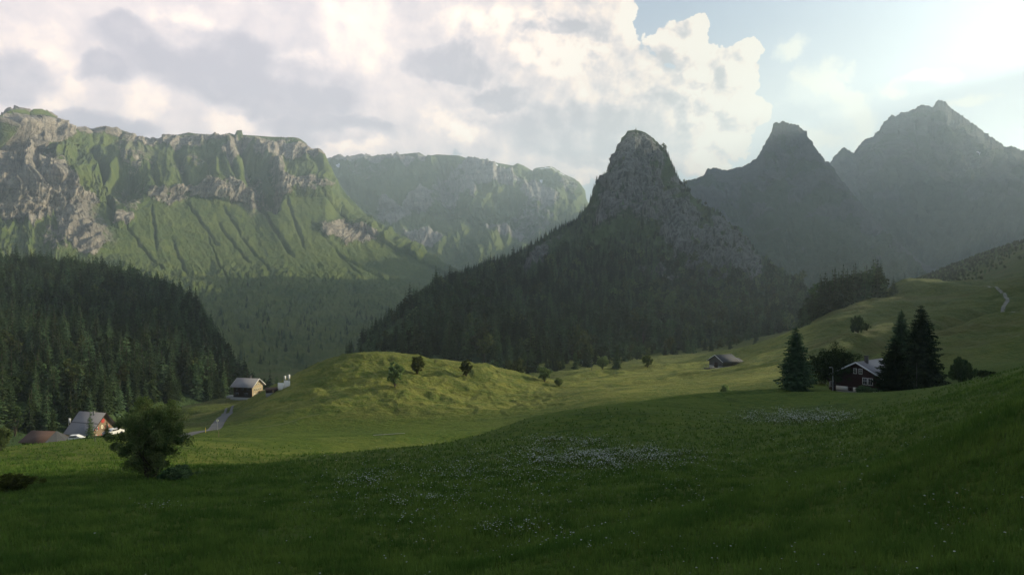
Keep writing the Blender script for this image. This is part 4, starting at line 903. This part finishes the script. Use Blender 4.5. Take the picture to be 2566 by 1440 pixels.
def window(parent, side, u, z, w, h, L_, W_, frame, shutters=None, mull=True):
    """side: 'x+','x-' gable ends, 'y+','y-' long walls; u runs along the wall"""
    sgn = 1 if side[1] == '+' else -1
    def bb(u0, u1, d0, d1, z0, z1):
        d0, d1 = sorted((sgn * d0, sgn * d1))
        return box(d0, d1, u0, u1, z0, z1) if side[0] == 'x' else box(u0, u1, d0, d1, z0, z1)
    D = (L_ if side[0] == 'x' else W_) / 2; t = .09
    s = [bb(u - w / 2 - t, u - w / 2, D, D + .06, z - t, z + h + t), bb(u + w / 2, u + w / 2 + t, D, D + .06, z - t, z + h + t),
         bb(u - w / 2, u + w / 2, D, D + .06, z - t, z), bb(u - w / 2, u + w / 2, D, D + .06, z + h, z + h + t)]
    if mull: s += [bb(u - .02, u + .02, D + .025, D + .05, z, z + h), bb(u - w / 2, u - .02, D + .025, D + .05, z + h * .55, z + h * .55 + .04), bb(u + .02, u + w / 2, D + .025, D + .05, z + h * .55, z + h * .55 + .04)]
    o = part('window', s, frame, parent)
    part('pane', [bb(u - w / 2, u + w / 2, D + .004, D + .02, z, z + h)], M['glass'], o)
    if shutters:
        for k in (-1, 1):
            c = u + k * (w / 2 + t + w * .27); part('shutter', [bb(c - w * .25, c + w * .25, D + .005, D + .05, z, z + h)], shutters, o)
    return o
def house_body(root, L_, W_, he, hr, base, wall, roof, ov=.7, ovg=.8, th_=.16, gable=None, asym=0.0, wall_label=None):
    """ridge along local x; ground at z=0"""
    part('foundation', [box(-L_ / 2 + .02, L_ / 2 - .02, -W_ / 2 + .02, W_ / 2 - .02, -3.0, base)], M['stone'], root)
    v = [(-L_ / 2, -W_ / 2, base), (-L_ / 2, W_ / 2, base), (-L_ / 2, W_ / 2, he), (-L_ / 2, 0, hr), (-L_ / 2, -W_ / 2, he)]
    v += [(L_ / 2, b, c) for _, b, c in v]
    part('wall', [(v, [(0, 5, 9, 4), (1, 2, 7, 6), (0, 1, 6, 5)])], wall, root)
    g = gable or wall; e = .012
    va = [(-L_ / 2 - e, b, c) for _, b, c in v[:5]] + [(L_ / 2 + e, b, c) for _, b, c in v[:5]]
    part('gable_wall', [(va, [(0, 4, 2, 1), (4, 3, 2), (5, 6, 7, 9), (9, 7, 8)])], g, root, wall_label)
    sl = (hr - he) / (W_ / 2); yo = W_ / 2 + ov; zo = he - sl * ov; X = L_ / 2 + ovg; sh = []
    for k in (-1, 1):
        a = [(-X, 0, hr + .02), (X, 0, hr + .02), (X, k * yo, zo + .02), (-X, k * yo, zo + .02)]
        v8 = a + [(p, q, z + th_) for p, q, z in a]; sh.append((v8, [(0, 1, 2, 3), (4, 7, 6, 5), (0, 4, 5, 1), (1, 5, 6, 2), (2, 6, 7, 3), (3, 7, 4, 0)]))
    return part('roof', sh, roof, root), sl
def barge(roof_o, L_, W_, he, hr, ov, ovg, mat):
    sl = (hr - he) / (W_ / 2); yo = W_ / 2 + ov; zo = he - sl * ov; sh = []
    for e in (-1, 1):
        for k in (-1, 1):
            X0 = e * (L_ / 2 + ovg + .004); X1 = X0 + e * .05
            v = [(X0, 0, hr - .05), (X1, 0, hr - .05), (X1, k * yo, zo - .05), (X0, k * yo, zo - .05)]; v8 = v + [(p, q, z + .27) for p, q, z in v]
            sh.append((v8, [(0, 1, 2, 3), (4, 7, 6, 5), (0, 4, 5, 1), (1, 5, 6, 2), (2, 6, 7, 3), (3, 7, 4, 0)]))
    for q_ in sh: part('bargeboard', [q_], mat, roof_o)
def chimney(roof_o, x, y, z0, z1, w, mat, cap=True):
    o = part('chimney', [box(x - w / 2, x + w / 2, y - w / 2, y + w / 2, z0, z1)] + ([box(x - w / 2 - .1, x + w / 2 + .1, y - w / 2 - .1, y + w / 2 + .1, z1 + .003, z1 + .12)] if cap else []), mat, roof_o); return o

def chalet_right():
    Y = 129; p = PY(2177, Y); rz = R(38)
    o = empty('chalet', (p[0], p[1], -19.5), rz, label='dark reddish-black chalet with white-framed windows and pale gable edge between dark trees', cat='chalet')
    L_, W_, he, hr = 9.0, 8.2, 3.1, 5.3
    rf, sl = house_body(o, L_, W_, he, hr, .55, M['wood_red'], M['roof_grey'], 1.0, .9, .16)
    barge(rf, L_, W_, he, hr, 1.0, .9, M['metal_pale'])
    chimney(rf, -2.2, -.55, 4.6, 6.4, .55, M['chim'])
    for u in (.50, -.50): window(o, 'x-', u, 3.25, .50, .85, L_, W_, M['white'])
    for u in (-1.3, -2.28): window(o, 'x-', u, 1.35, .72, 1.15, L_, W_, M['white'])
    window(o, 'y+', .5, 1.4, .8, 1.0, L_, W_, M['white']); window(o, 'y-', .5, 1.4, .8, 1.0, L_, W_, M['white'])
    part('plinth_band', [box(-L_ / 2 - .10, -L_ / 2 - .02, -W_ / 2 - .05, .8, -.2, .56), box(-L_ / 2 - .10, -L_ / 2 - .02, 1.9, W_ / 2, -.2, .56)], M['plaster'], o)
    d = part('door', [box(-L_ / 2 - .06, -L_ / 2 - .015, .95, 1.75, -.2, .50)], M['wood_dark'], o); part('handle', [box(-L_ / 2 - .1, -L_ / 2 - .062, 1.55, 1.62, .1, .18)], M['metal'], d)
    s = [box(-2.2, -2.12, W_ / 2 + 1.3, W_ / 2 + 1.38, 0, 1.1), box(-4.4, -4.32, W_ / 2 + 1.3, W_ / 2 + 1.38, 0, 1.1), box(-4.4, -2.12, W_ / 2 + 1.31, W_ / 2 + 1.37, 1.105, 1.18)]
    s += [box(-4.25 + i * .3, -4.18 + i * .3, W_ / 2 + 1.32, W_ / 2 + 1.36, .15, 1.1) for i in range(7)]
    part('railing', s, M['white'], o)
    part('deck', [box(-4.4, -2.1, W_ / 2 + .01, W_ / 2 + 1.5, -.4, .10)], M['wood_dark'], o)
chalet_right()
def chalet_mid():
    p = PY(622, 250); rz = R(-13)
    o = empty('chalet', (p[0], p[1], p[2] + .1), rz, label='tall chalet with grey roof and sunlit tan gable standing on the terrace below the knoll', cat='chalet')
    o.scale = (.87,) * 3
    L_, W_, he, hr = 9.0, 7.6, 5.4, 8.0
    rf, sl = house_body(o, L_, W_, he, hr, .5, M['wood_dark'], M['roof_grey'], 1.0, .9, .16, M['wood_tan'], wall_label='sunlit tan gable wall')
    barge(rf, L_, W_, he, hr, 1.0, .9, M['white'])
    chimney(rf, .6, .7, 7.2, 8.9, .6, M['chim'])
    for z in (1.0, 3.1):
        for u in (-2.3, -.75, .75, 2.3): window(o, 'x+', u, z, .62, .95, L_, W_, M['cream'], M['wood_tan'] if z > 2 else None)
    for u in (-.75, .75): window(o, 'x+', u, 5.3, .6, .85, L_, W_, M['cream'])
    for u in (-2.8, 1.6): window(o, 'y-', u, 1.3, 1.6, 1.1, L_, W_, M['wood_grey'])
    for u in (-2.8, 0, 2.6): window(o, 'y-', u, 3.5, .8, .9, L_, W_, M['wood_grey'])
    d = part('door', [box(L_ / 2 + .015, L_ / 2 + .06, -.3, .55, .5, 2.5 - 1.65)], M['white'], o)
    a = part('porch', [box(L_ / 2 + .02, L_ / 2 + 3.2, 1.0, W_ / 2 + 1.4, -.5, 1.7)], M['wood_red'], o)
    part('porch_roof', [([(L_ / 2 + .03, .6, 2.5), (L_ / 2 + 3.8, .6, 1.9), (L_ / 2 + 3.8, W_ / 2 + 2, 1.9), (L_ / 2 + .03, W_ / 2 + 2, 2.5), (L_ / 2 + .03, .6, 2.62), (L_ / 2 + 3.8, .6, 2.02), (L_ / 2 + 3.8, W_ / 2 + 2, 2.02), (L_ / 2 + .03, W_ / 2 + 2, 2.62)],
          [(0, 1, 2, 3), (4, 7, 6, 5), (0, 4, 5, 1), (1, 5, 6, 2), (2, 6, 7, 3), (3, 7, 4, 0)])], M['wood_tan'], a)
    part('porch_post', [box(L_ / 2 + 3.4, L_ / 2 + 3.55, .8, .95, -.5, 1.93)], M['white'], a)
    part('terrace_wall', [box(-L_ / 2 - .4, L_ / 2 + .6, -W_ / 2 - 1.5, -W_ / 2 - 1.1, -1.6, .25)], M['stone'], o)
    part('side_terrace', [box(-L_ / 2 - 4.6, -L_ / 2 - .5, -2.2, 1.0, -1.5, .5)], M['stone'], o)
chalet_mid()
def chalet_left():
    p = PY(232, 168); rz = R(-16)
    o = empty('chalet', (p[0], p[1], p[2] - .6), rz, label='grey-roofed chalet with orange painted gable half hidden behind the rounded tree', cat='chalet')
    o.scale = (.84,) * 3; L_, W_, he, hr = 8.2, 8.8, 3.6, 8.3
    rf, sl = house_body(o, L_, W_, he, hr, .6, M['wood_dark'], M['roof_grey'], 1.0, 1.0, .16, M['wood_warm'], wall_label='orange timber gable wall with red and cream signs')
    barge(rf, L_, W_, he, hr, 1.0, 1.0, M['wood_dark'])
    chimney(rf, 1.2, -.6, 6.6, 8.7, .38, M['stone'])
    part('roof_seam', [([(-L_ / 2 - .9, -2.6, hr - 2.6 * sl + .26), (L_ / 2 + .9, -2.6, hr - 2.6 * sl + .26), (L_ / 2 + .9, -2.75, hr - 2.75 * sl + .26), (-L_ / 2 - .9, -2.75, hr - 2.75 * sl + .26)], [(0, 1, 2, 3)])], M['wood_grey'], rf)
    def disc(x, y, z, ry, rz_, d, n=16):
        v = [(x + k * d, y + ry * math.cos(6.283 * i / n), z + rz_ * math.sin(6.283 * i / n)) for k in (0, 1) for i in range(n)] + [(x + d, y, z)]
        return v, [(i, (i + 1) % n, n + (i + 1) % n, n + i) for i in range(n)] + [(n + i, n + (i + 1) % n, 2 * n) for i in range(n)]
    part('red_shield', [disc(L_ / 2 + .02, -.2, 6.1, .62, .62, .06)], M['red'], o)
    part('oval_plaque', [disc(L_ / 2 + .02, -.5, 4.4, .36, .60, .06)], M['cream'], o)
    part('plaque_emblem', [disc(L_ / 2 + .085, -.5, 4.4, .10, .22, .02)], M['wood_dark'], o)
    for u in (-2.3, 1.3): window(o, 'x+', u, 3.7, .6, .85, L_, W_, M['white'], M['red'])
    for u in (-2.6, 0, 2.6): window(o, 'x+', u, 1.3, .7, .95, L_, W_, M['white'], M['red'])
    for u in (-2.5, .3, 2.6): window(o, 'y-', u, 1.2, .9, 1.0, L_, W_, M['cream'])
    d = part('door', [box(1.4, 2.3, -W_ / 2 - .05, -W_ / 2 - .01, .6, 2.7)], M['wood_warm'], o); part('handle', [box(1.45, 1.52, -W_ / 2 - .1, -W_ / 2 - .052, 1.5, 1.6)], M['metal'], d)
chalet_left()
def low_building():
    p = PY(110, 146); o = empty('low_outbuilding', (p[0], p[1], p[2] - .2), R(-8), label='low brown-roofed outbuilding mostly sunk behind the sunlit bank at left', cat='outbuilding')
    o.scale = (.82, .82, .9)
    rf, sl = house_body(o, 6.4, 7.0, 1.9, 3.6, .3, M['wood_dark'], M['roof_brown'], .7, .5, .14)
    v = [(3.72, -4.2, 1.5), (5.4, -1.6, .7), (5.4, 1.8, .7), (3.72, 4.2, 1.5), (3.72, 0, 3.85)]
    part('hip_roof', [(v, [(0, 1, 4), (1, 2, 4), (2, 3, 4)])], M['roof_slate'], o)
    part('side_wall', [box(3.21, 4.9, -2.4, 2.4, -1, .9)], M['wood_dark'], o)
low_building()
def barn():
    BY = float(P3(1812, 919)[1]); print('barn', BY); p = PY(1812, BY); o = empty('barn', (p[0], p[1], p[2] + .1), R(28), label='weathered grey barn with pale roof edge on the shaded valley floor', cat='barn')
    o.scale = (.72,) * 3
    L_, W_, he, hr = 9.5, 9.0, 3.0, 5.6
    rf, sl = house_body(o, L_, W_, he, hr, .5, M['wood_grey'], M['roof_slate'], .9, .8, .16)
    barge(rf, L_, W_, he, hr, .9, .8, M['metal_pale'])
    s = part('lean_to', [box(L_ / 2 + .02, L_ / 2 + 4.6, -3.2, 2.4, -2, 1.9)], M['wood_grey'], o)
    v = [(L_ / 2 + .03, -4, 2.0), (L_ / 2 + 5.2, -4, 2.0), (L_ / 2 + 5.2, -.4, 3.6), (L_ / 2 + .03, -.4, 3.6), (L_ / 2 + 5.2, 3.2, 2.0), (L_ / 2 + .03, 3.2, 2.0)]
    v8 = v + [(a, b, c + .14) for a, b, c in v]
    part('lean_to_roof', [(v8, [(0, 1, 2, 3), (3, 2, 4, 5), (6, 9, 8, 7), (9, 11, 10, 8), (0, 6, 7, 1), (1, 7, 8, 2), (2, 8, 10, 4), (4, 10, 11, 5)])], M['roof_slate'], s)
    d = part('door', [box(-L_ / 2 - .08, -L_ / 2 - .02, -1.2, 1.2, -.4, 2.2)], M['wood_dark'], o); part('handle', [box(-L_ / 2 - .14, -L_ / 2 - .082, .9, 1.0, .9, 1.1)], M['metal'], d)
    window(o, 'y-', 1.5, 1.2, .7, .7, L_, W_, M['wood_grey']); window(o, 'x-', -2.8, 1.0, .7, .7, L_, W_, M['wood_grey'])
    p = PY(1776, BY - 8); o = empty('woodpile', tuple(p), R(20), label='light and dark heap of planks beside the left end of the barn', cat='woodpile')
    q = np.random.RandomState(4); sh = []
    for i in range(22):
        x, y, z = q.uniform(-2.4, 2.4), q.uniform(-.8, .8), .1 + .22 * (i % 5); l = q.uniform(.6, 1.5); v, f = box(-l, l, -.09, .09, 0, .12); a = q.randn() * .35; c, s_ = math.cos(a), math.sin(a)
        v = v @ np.array([[c, s_, 0], [-s_, c, 0], [0, 0, 1]]) + [x * (1 - z * .4), y, z + .003 * i]; sh.append((v, f))
    part('planks', sh[:14], M['wood_grey'], o); part('pale_planks', sh[14:], M['stone'], o)
    p = PY(1799, BY - 12); o = empty('trailer', tuple(p), R(25), label='small pale trailer parked against the front of the barn', cat='trailer')
    o.scale = (.75,) * 3
    part('body', [box(-1.3, 1.3, -.7, .7, .45, 1.1)], M['stone'], o); part('drawbar', [box(1.3, 2.4, -.05, .05, .45, .53)], M['metal'], o)
    for k in (-1, 1):
        n = 14; v = [(.0 + .36 * math.cos(6.283 * i / n), k * (.74 + .14 * j), .36 + .36 * math.sin(6.283 * i / n)) for j in (0, 1) for i in range(n)]
        part('wheel', [(v, [(i, (i + 1) % n, n + (i + 1) % n, n + i) for i in range(n)] + [(n, n + i, n + i + 1) for i in range(1, n - 1)] + [(0, i + 1, i) for i in range(1, n - 1)])], M['glass'], o)
barn()
def white_wall():
    a, b = P3(697, 977), P3(726, 966); k = a[1] / 262; a[2] = b[2] = (a[2] + b[2]) / 2; d = math.atan2(b[1] - a[1], b[0] - a[0]); c = (a + b) / 2
    s = np.hypot(*(b - a)[:2]) / 2
    s /= k; o = empty('white_wall', (c[0], c[1], c[2] - .3), d, label='bright white stepped wall with two upright pillars on the slope right of the tall chalet', cat='wall')
    o.scale = (k, k, k)
    part('panel', [box(-s, -.15, -.2, .2, -1.5, 2.3)], M['plaster'], o); part('panel', [box(.15, s, -.2, .2, -.6, 3.4)], M['plaster'], o)
    part('pillar', [box(.2, .85, -.22, .22, 3.403, 5.2)], M['plaster'], o); part('pillar', [box(s - .75, s - .05, -.22, .22, 3.403, 5.8)], M['plaster'], o)
    p = P3(680, 984); o = empty('timber_shed', (p[0], p[1], p[2]), R(25), label='low brown timber shed between the tall chalet and the white wall', cat='shed')
    o.scale = (k * .8, k * .8, k * .8)
    rf, sl = house_body(o, 5.0, 3.6, 1.7, 2.5, .2, M['wood_dark'], M['roof_brown'], .4, .4, .1)
    part('door', [box(.2, 1.1, -1.85, -1.81, .2, 1.6)], M['wood_warm'], o)
white_wall()

# ------------------------------------------------------------------ posts and signs
def pole(name, px, Y, h, rad, mat, label, cat, extras=None):
    p = PY(px, Y); o = empty(name, tuple(p), 0, label=label, cat=cat)
    part('pole', [tube([[0, 0, -.3], [0, 0, h * .5], [0, 0, h]], [rad, rad * .9, rad * .7], 8)], mat, o)
    if extras: extras(o, h)
    return o
def lampx(o, h):
    part('arm', [tube([[0, 0, h - .05], [-.18, -.02, h + .14], [-.42, -.05, h + .16]], [.035, .03, .03], 6)], M['metal_pale'], o)
    part('lamp_head', [box(-.72, -.36, -.13, .03, h + .08, h + .19)], M['metal_pale'], o)
pole('street_lamp', 2087, 128, hpx(58, 128), .045, M['metal_pale'], 'slim white street lamp in front of the broad leafy tree', 'street lamp', lampx)
def cross(o, h): part('crossarm', [box(-.5, .5, -.05, .05, h - .5, h - .4)], M['wood_grey'], o); part('insulator', [box(-.45, -.38, -.03, .03, h - .397, h - .25), box(.38, .45, -.03, .03, h - .397, h - .25)], M['white'], o)
pole('utility_pole', 2297, 119, hpx(74, 119), .035, M['chim'], 'thin grey pole standing before the tallest dark spruce', 'pole')
pole('utility_pole', 1483, P3(1483, 928)[1], hpx(26, P3(1483, 928)[1]), .12, M['wood_grey'], 'wooden utility pole on the valley floor before the forest', 'pole', cross)
def flagx(o, h): part('flag', [([(.03, 0, h), (.5, .1, h - .1), (.45, .05, h - 1.3), (.03, 0, h - 1.2), (.03, .03, h), (.5, .13, h - .1), (.45, .08, h - 1.3), (.03, .03, h - 1.2)], [(0, 1, 2, 3), (4, 7, 6, 5), (0, 4, 5, 1), (1, 5, 6, 2), (2, 6, 7, 3)])], M['white'], o)
pole('flagpole', 172, 172, hpx(62, 172), .06, M['metal'], 'flagpole with hanging white flag left of the grey-roofed chalet', 'flagpole', flagx)
def signx(o, h):
    n = 14; v = [(.28 * math.cos(6.283 * i / n), -.07 - .04 * j, h - .1 + .28 * math.sin(6.283 * i / n)) for j in (0, 1) for i in range(n)]
    part('sign_plate', [(v, [(i, (i + 1) % n, n + (i + 1) % n, n + i) for i in range(n)] + [(n, n + i, n + i + 1) for i in range(1, n - 1)])], M['cream'], o)
pole('road_sign', 545, 148, 2.2, .05, M['metal'], 'round pale road sign beside the bend of the lane', 'sign', signx)
pole('marker_post', 515, 143, 1.1, .07, M['yellow'], 'short yellowish marker post on the edge of the lane', 'post')
pole('marker_post', 548, 138, 1.2, .06, M['wood_warm'], 'thin reddish post in the grass below the round road sign', 'post')
pole('fence_post', 238, 96, .8, .05, M['wood_grey'], 'leaning grey fence post on the bank below the painted gable', 'post')
def dish():
    p = PY(468, 135); o = empty('satellite_dish', tuple(p), R(20), label='white round dish on a low mount right of the rounded tree', cat='satellite dish')
    part('mount', [tube([[0, 0, -.2], [0, 0, .6]], [.12, .1], 8)], M['metal'], o); n = 18; V = []; Fc = []
    for j in range(5):
        a = j / 4; V += [(.7 * a * math.cos(6.283 * i / n), -.25 + .28 * a * a - .3 * a * math.sin(6.283 * i / n) * .3, .95 + .66 * a * math.sin(6.283 * i / n)) for i in range(n)]
    for j in range(4): Fc += [(j * n + i, j * n + (i + 1) % n, (j + 1) * n + (i + 1) % n, (j + 1) * n + i) for i in range(n)]
    part('dish', [(V, Fc)], M['white'], o)
    p = PY(474, 134); o = empty('low_wall', tuple(p), R(8), label='low pale wall beside the white dish at the start of the lane', cat='wall')
    part('wall', [box(-1.5, 1.5, -.15, .15, -.5, .35)], M['stone'], o); part('coping', [box(-1.6, 1.6, -.2, .2, .353, .45)], M['plaster'], o)
dish()
def car(px, Y, rz, label, mat):
    p = PY(px, Y); o = empty('parked_car', tuple(p), rz, label=label, cat='car')
    prof = [(-2.1, .35), (-2.15, .75), (-1.95, .98), (-1.3, 1.02), (-.8, 1.42), (.7, 1.45), (1.5, 1.02), (2.1, .85), (2.12, .35)]
    v = [(x, k * (.85 - .12 * (z > 1.1)), z) for k in (-1, 1) for x, z in prof]; n = len(prof)
    part('body', [(v, [(i, i + 1, n + i + 1, n + i) for i in range(n - 1)] + [(0, i + 1, i) for i in range(1, n - 1)] + [(n, n + i, n + i + 1) for i in range(1, n - 1)])], mat, o)
    for k in (-1, 1): part('side_window', [box(-.85, .8, *(sorted((k * .80, k * .86))), 1.05, 1.36)], M['glass'], o)
    for x in (-1.35, 1.35):
        for k in (-1, 1):
            m_ = 14; w_ = [(x + .33 * math.cos(6.283 * i / m_), k * (.72 + .16 * j), .33 + .33 * math.sin(6.283 * i / m_)) for j in (0, 1) for i in range(m_)]
            part('wheel', [(w_, [(i, (i + 1) % m_, m_ + (i + 1) % m_, m_ + i) for i in range(m_)] + [(m_, m_ + i, m_ + i + 1) for i in range(1, m_ - 1)])], M['glass'], o)
car(186, 158, R(10), 'pale parked car left of the grey-roofed chalet behind the bank', M['white'])
car(284, 150, R(70), 'white parked car half seen left of the rounded tree', M['white'])

# ------------------------------------------------------------------ lanes, paths and the stream: thin sheets on the ground
def ribbon(name, pts, w, mat, label, lift=.05, step=.7, kind_='path', noise=0.0):
    P = []
    for i in range(len(pts) - 1):
        a, b = np.array(pts[i]), np.array(pts[i + 1]); n = max(2, int(np.hypot(*(b - a)) / step))
        for k in range(n): P.append(a + (b - a) * k / n)
    P.append(np.array(pts[-1])); P = np.array(P)
    for _ in range(12): P[1:-1] = (P[:-2] + 2 * P[1:-1] + P[2:]) / 4
    D = np.gradient(P, axis=0); D /= np.linalg.norm(D, axis=1, keepdims=True) + 1e-9; N = np.stack([-D[:, 1], D[:, 0]], 1)
    ww = w * (1 + noise * fbm(np.arange(len(P)) / 9.0, np.zeros(len(P)), 3, 5)); k = np.linspace(-.5, .5, 5)
    Q = P[:, None, :] + N[:, None, :] * (k[None, :, None] * ww[:, None, None])
    z = H(Q[..., 0], Q[..., 1]); z = np.maximum(z, z.mean(1, keepdims=True)) + lift
    V = np.concatenate([Q, z[..., None]], -1)
    o = mesh_np(name, V.reshape(-1, 3), grid_faces(len(P), 5), mat, None, True); return tag(o, label, kind_, kind='structure')
def XY(px, Y): return ((px - 1283) / F * Y, Y)
lane = [XY(400, 133), XY(470, 141), XY(518, 147), XY(540, 153), XY(552, 166), XY(570, 184), XY(592, 204), XY(616, 222), XY(640, 236)]
ribbon('road', lane[:6], 2.9, M['asphalt'], 'grey lane climbing past the knoll to the tall chalet', .07, kind_='lane')
for k in (-1, 1):
    q = np.array(lane[5:]); q[:, 0] += k * .85; ribbon('wheel_track', [tuple(a) for a in q], .7, M['asphalt'], 'pale %s wheel track of the lane near the tall chalet' % ('left' if k < 0 else 'right'), .06, kind_='track')
def trace(pp): return [tuple(P3(a, b)[:2]) for a, b in pp]
ribbon('path', [XY(2620, 214), XY(2566, 226), XY(2535, 238), XY(2508, 252), XY(2512, 268), XY(2526, 280), XY(2515, 292), XY(2490, 302), XY(2455, 312)], 1.3, M['gravel'], 'pale gravel path winding up the right-hand slope', .08, kind_='path')
ribbon('stream', [XY(935, 129), XY(980, 130), XY(1015, 131.2)], .4, M['water'], 'thin pale stream glinting below the knoll', .10, kind_='stream', noise=.5)
ribbon('path', [XY(640, 147), XY(700, 150), XY(760, 155), XY(800, 157)], .45, M['trodden'], 'faint footpath crossing the foot of the knoll', .04, kind_='path', noise=.4)
ribbon('path', [XY(500, 128), XY(600, 124), XY(700, 122), XY(820, 121), XY(900, 122)], .5, M['trodden'], 'faint footpath along the foot of the near meadow', .04, kind_='path', noise=.4)

# ------------------------------------------------------------------ grass tufts and meadow flowers close by
def near_points(n, y0, y1, seed, power=1.0, wide=0.0):
    q = np.random.RandomState(seed); y = y0 * (y1 / y0) ** (q.rand(n) ** power); x = (q.rand(n) * 2 - 1) * (.88 * y + wide); return x, y, q
def grass():
    x, y, q = near_points(330000, 8, 112, 61, .78, 14.0)
    dn = fbm(x / 3.0, y / 3.0, 4, 63); keep = q.rand(len(x)) < np.clip(.62 + dn * .9, .12, 1) * (1 - sst(y, 50, 108)); x, y = x[keep], y[keep]; n = len(x); z = H(x, y)
    B = 4; hh = (.16 + .20 * q.rand(n) + .10 * np.clip(fbm(x / 6, y / 6, 3, 64), -.5, 1)) ; V = np.zeros((n, B, 3, 3))
    for b in range(B):
        a = q.rand(n) * 6.28; l = .15 + .5 * q.rand(n); ca, sa = np.cos(a), np.sin(a); w = (.008 + .00045 * y) * (.7 + .6 * q.rand(n)); ox, oy = q.randn(n) * .05, q.randn(n) * .05
        h = hh * (.6 + .7 * q.rand(n))
        V[:, b, 0] = np.stack([x + ox - sa * w, y + oy + ca * w, z - .03], -1); V[:, b, 1] = np.stack([x + ox + sa * w, y + oy - ca * w, z - .03], -1)
        V[:, b, 2] = np.stack([x + ox + ca * l * h, y + oy + sa * l * h, z + h], -1)
    V = V.reshape(-1, 3); o = mesh_np('grass', V, np.arange(len(V)).reshape(-1, 3), M['blade']); tag(o, 'long dark green meadow grass in the foreground', 'grass', kind='stuff')
M['blade'] = mat_leaf('grass_blades', C(.046, .096, .008), C(.108, .165, .015), .35, .35)
grass()
def flowers():
    x, y, q = near_points(330000, 13, 108, 71, .8); px = 1283 + F * x / y; z = H(x, y); py = 720 - F * z / y
    d = np.zeros(len(x))
    for (cx, cy_, rx, ry, a) in ((930, 1215, 90, 38, .34), (1030, 1265, 130, 50, .28), (1150, 1250, 330, 100, .12), (1500, 1150, 200, 26, 2.6), (1420, 1110, 100, 12, 1.8), (1250, 1185, 280, 40, .35), (1990, 1046, 110, 15, 4.0), (1290, 1342, 130, 24, .35), (1070, 1355, 60, 20, .2),
                               (2100, 1125, 220, 40, .10), (2330, 1270, 200, 60, .06), (1700, 1230, 160, 80, .04), (1500, 1390, 500, 60, .035), (2450, 1380, 150, 60, .03), (1650, 1400, 900, 300, .008), (1800, 1170, 90, 20, .12), (400, 1280, 60, 14, .2)):
        d = np.maximum(d, a * np.exp(-(((px - cx) / rx) ** 2 + ((py - cy_) / ry) ** 2) * 1.2))
    d = d * .62
    d *= np.clip(.55 + 1.6 * fbm(x / 2.0, y / 2.0, 4, 73), 0, 1.6); keep = (q.rand(len(x)) < d) & (py > 1020); x, y, z = x[keep], y[keep], z[keep]; n = len(x)
    print('flowers', n); h = .35 + .25 * q.rand(n); s = (.014 + .00060 * y) * (.5 + 1.0 * q.rand(n) ** 2); lx, ly = q.randn(n) * .05, q.randn(n) * .05
    V = []; nn = 7
    c = np.stack([x + lx, y + ly, z + h], -1)
    for i in range(nn):
        a = 6.283 * i / nn; V.append(c + np.stack([s * math.cos(a), s * math.sin(a), s * .25 * np.sin(a * 2 + x)], -1))
    top = c + np.stack([0 * s, 0 * s, s * .55], -1); V = np.stack(V + [top], 1).reshape(-1, 3)
    b = np.arange(n)[:, None, None] * (nn + 1); f = np.array([(i, (i + 1) % nn, nn) for i in range(nn)])[None]
    o = mesh_np('meadow_flowers', V, (b + f).reshape(-1, 3), M['petal']); tag(o, 'scattered white umbel flowers standing in the dark foreground meadow', 'flowers', kind='stuff')
    w = .006 + .0001 * y; S = np.stack([np.stack([x - w, y, z - .02], -1), np.stack([x + w, y, z - .02], -1), c - [0, 0, .01]], 1).reshape(-1, 3)
    st = mesh_np('stems', S, np.arange(len(S)).reshape(-1, 3), M['blade'], o); st['kind'] = 'stuff'
M['petal'] = simple('white_petals', C(.26, .28, .23), .9, .15, 1, .1)
flowers()

# ------------------------------------------------------------------ the hazy evening air
def build_haze():
    x0, x1, y0, y1, z0, z1 = -4800, 4800, -1600, 6400, -480, 1300
    v = [(x, y, z) for x in (x0, x1) for y in (y0, y1) for z in (z0, z1)]
    f = [(0, 1, 3, 2), (4, 6, 7, 5), (0, 4, 5, 1), (2, 3, 7, 6), (0, 2, 6, 4), (1, 5, 7, 3)]
    m = bpy.data.materials.new('haze'); m.use_nodes = True; T = NT(m.node_tree)
    vol = T.n('ShaderNodeVolumePrincipled', {'Color': C(.74, .90, 1.0), 'Density': HAZE, 'Anisotropy': 0.62})
    out = T.n('ShaderNodeOutputMaterial'); T.t.links.new(vol.outputs[0], out.inputs['Volume'])
    o = mesh_np('haze', v, f, m)
    tag(o, 'pale evening haze filling the valley air', 'haze', kind='stuff')
HAZE = 1.45e-4
build_haze()
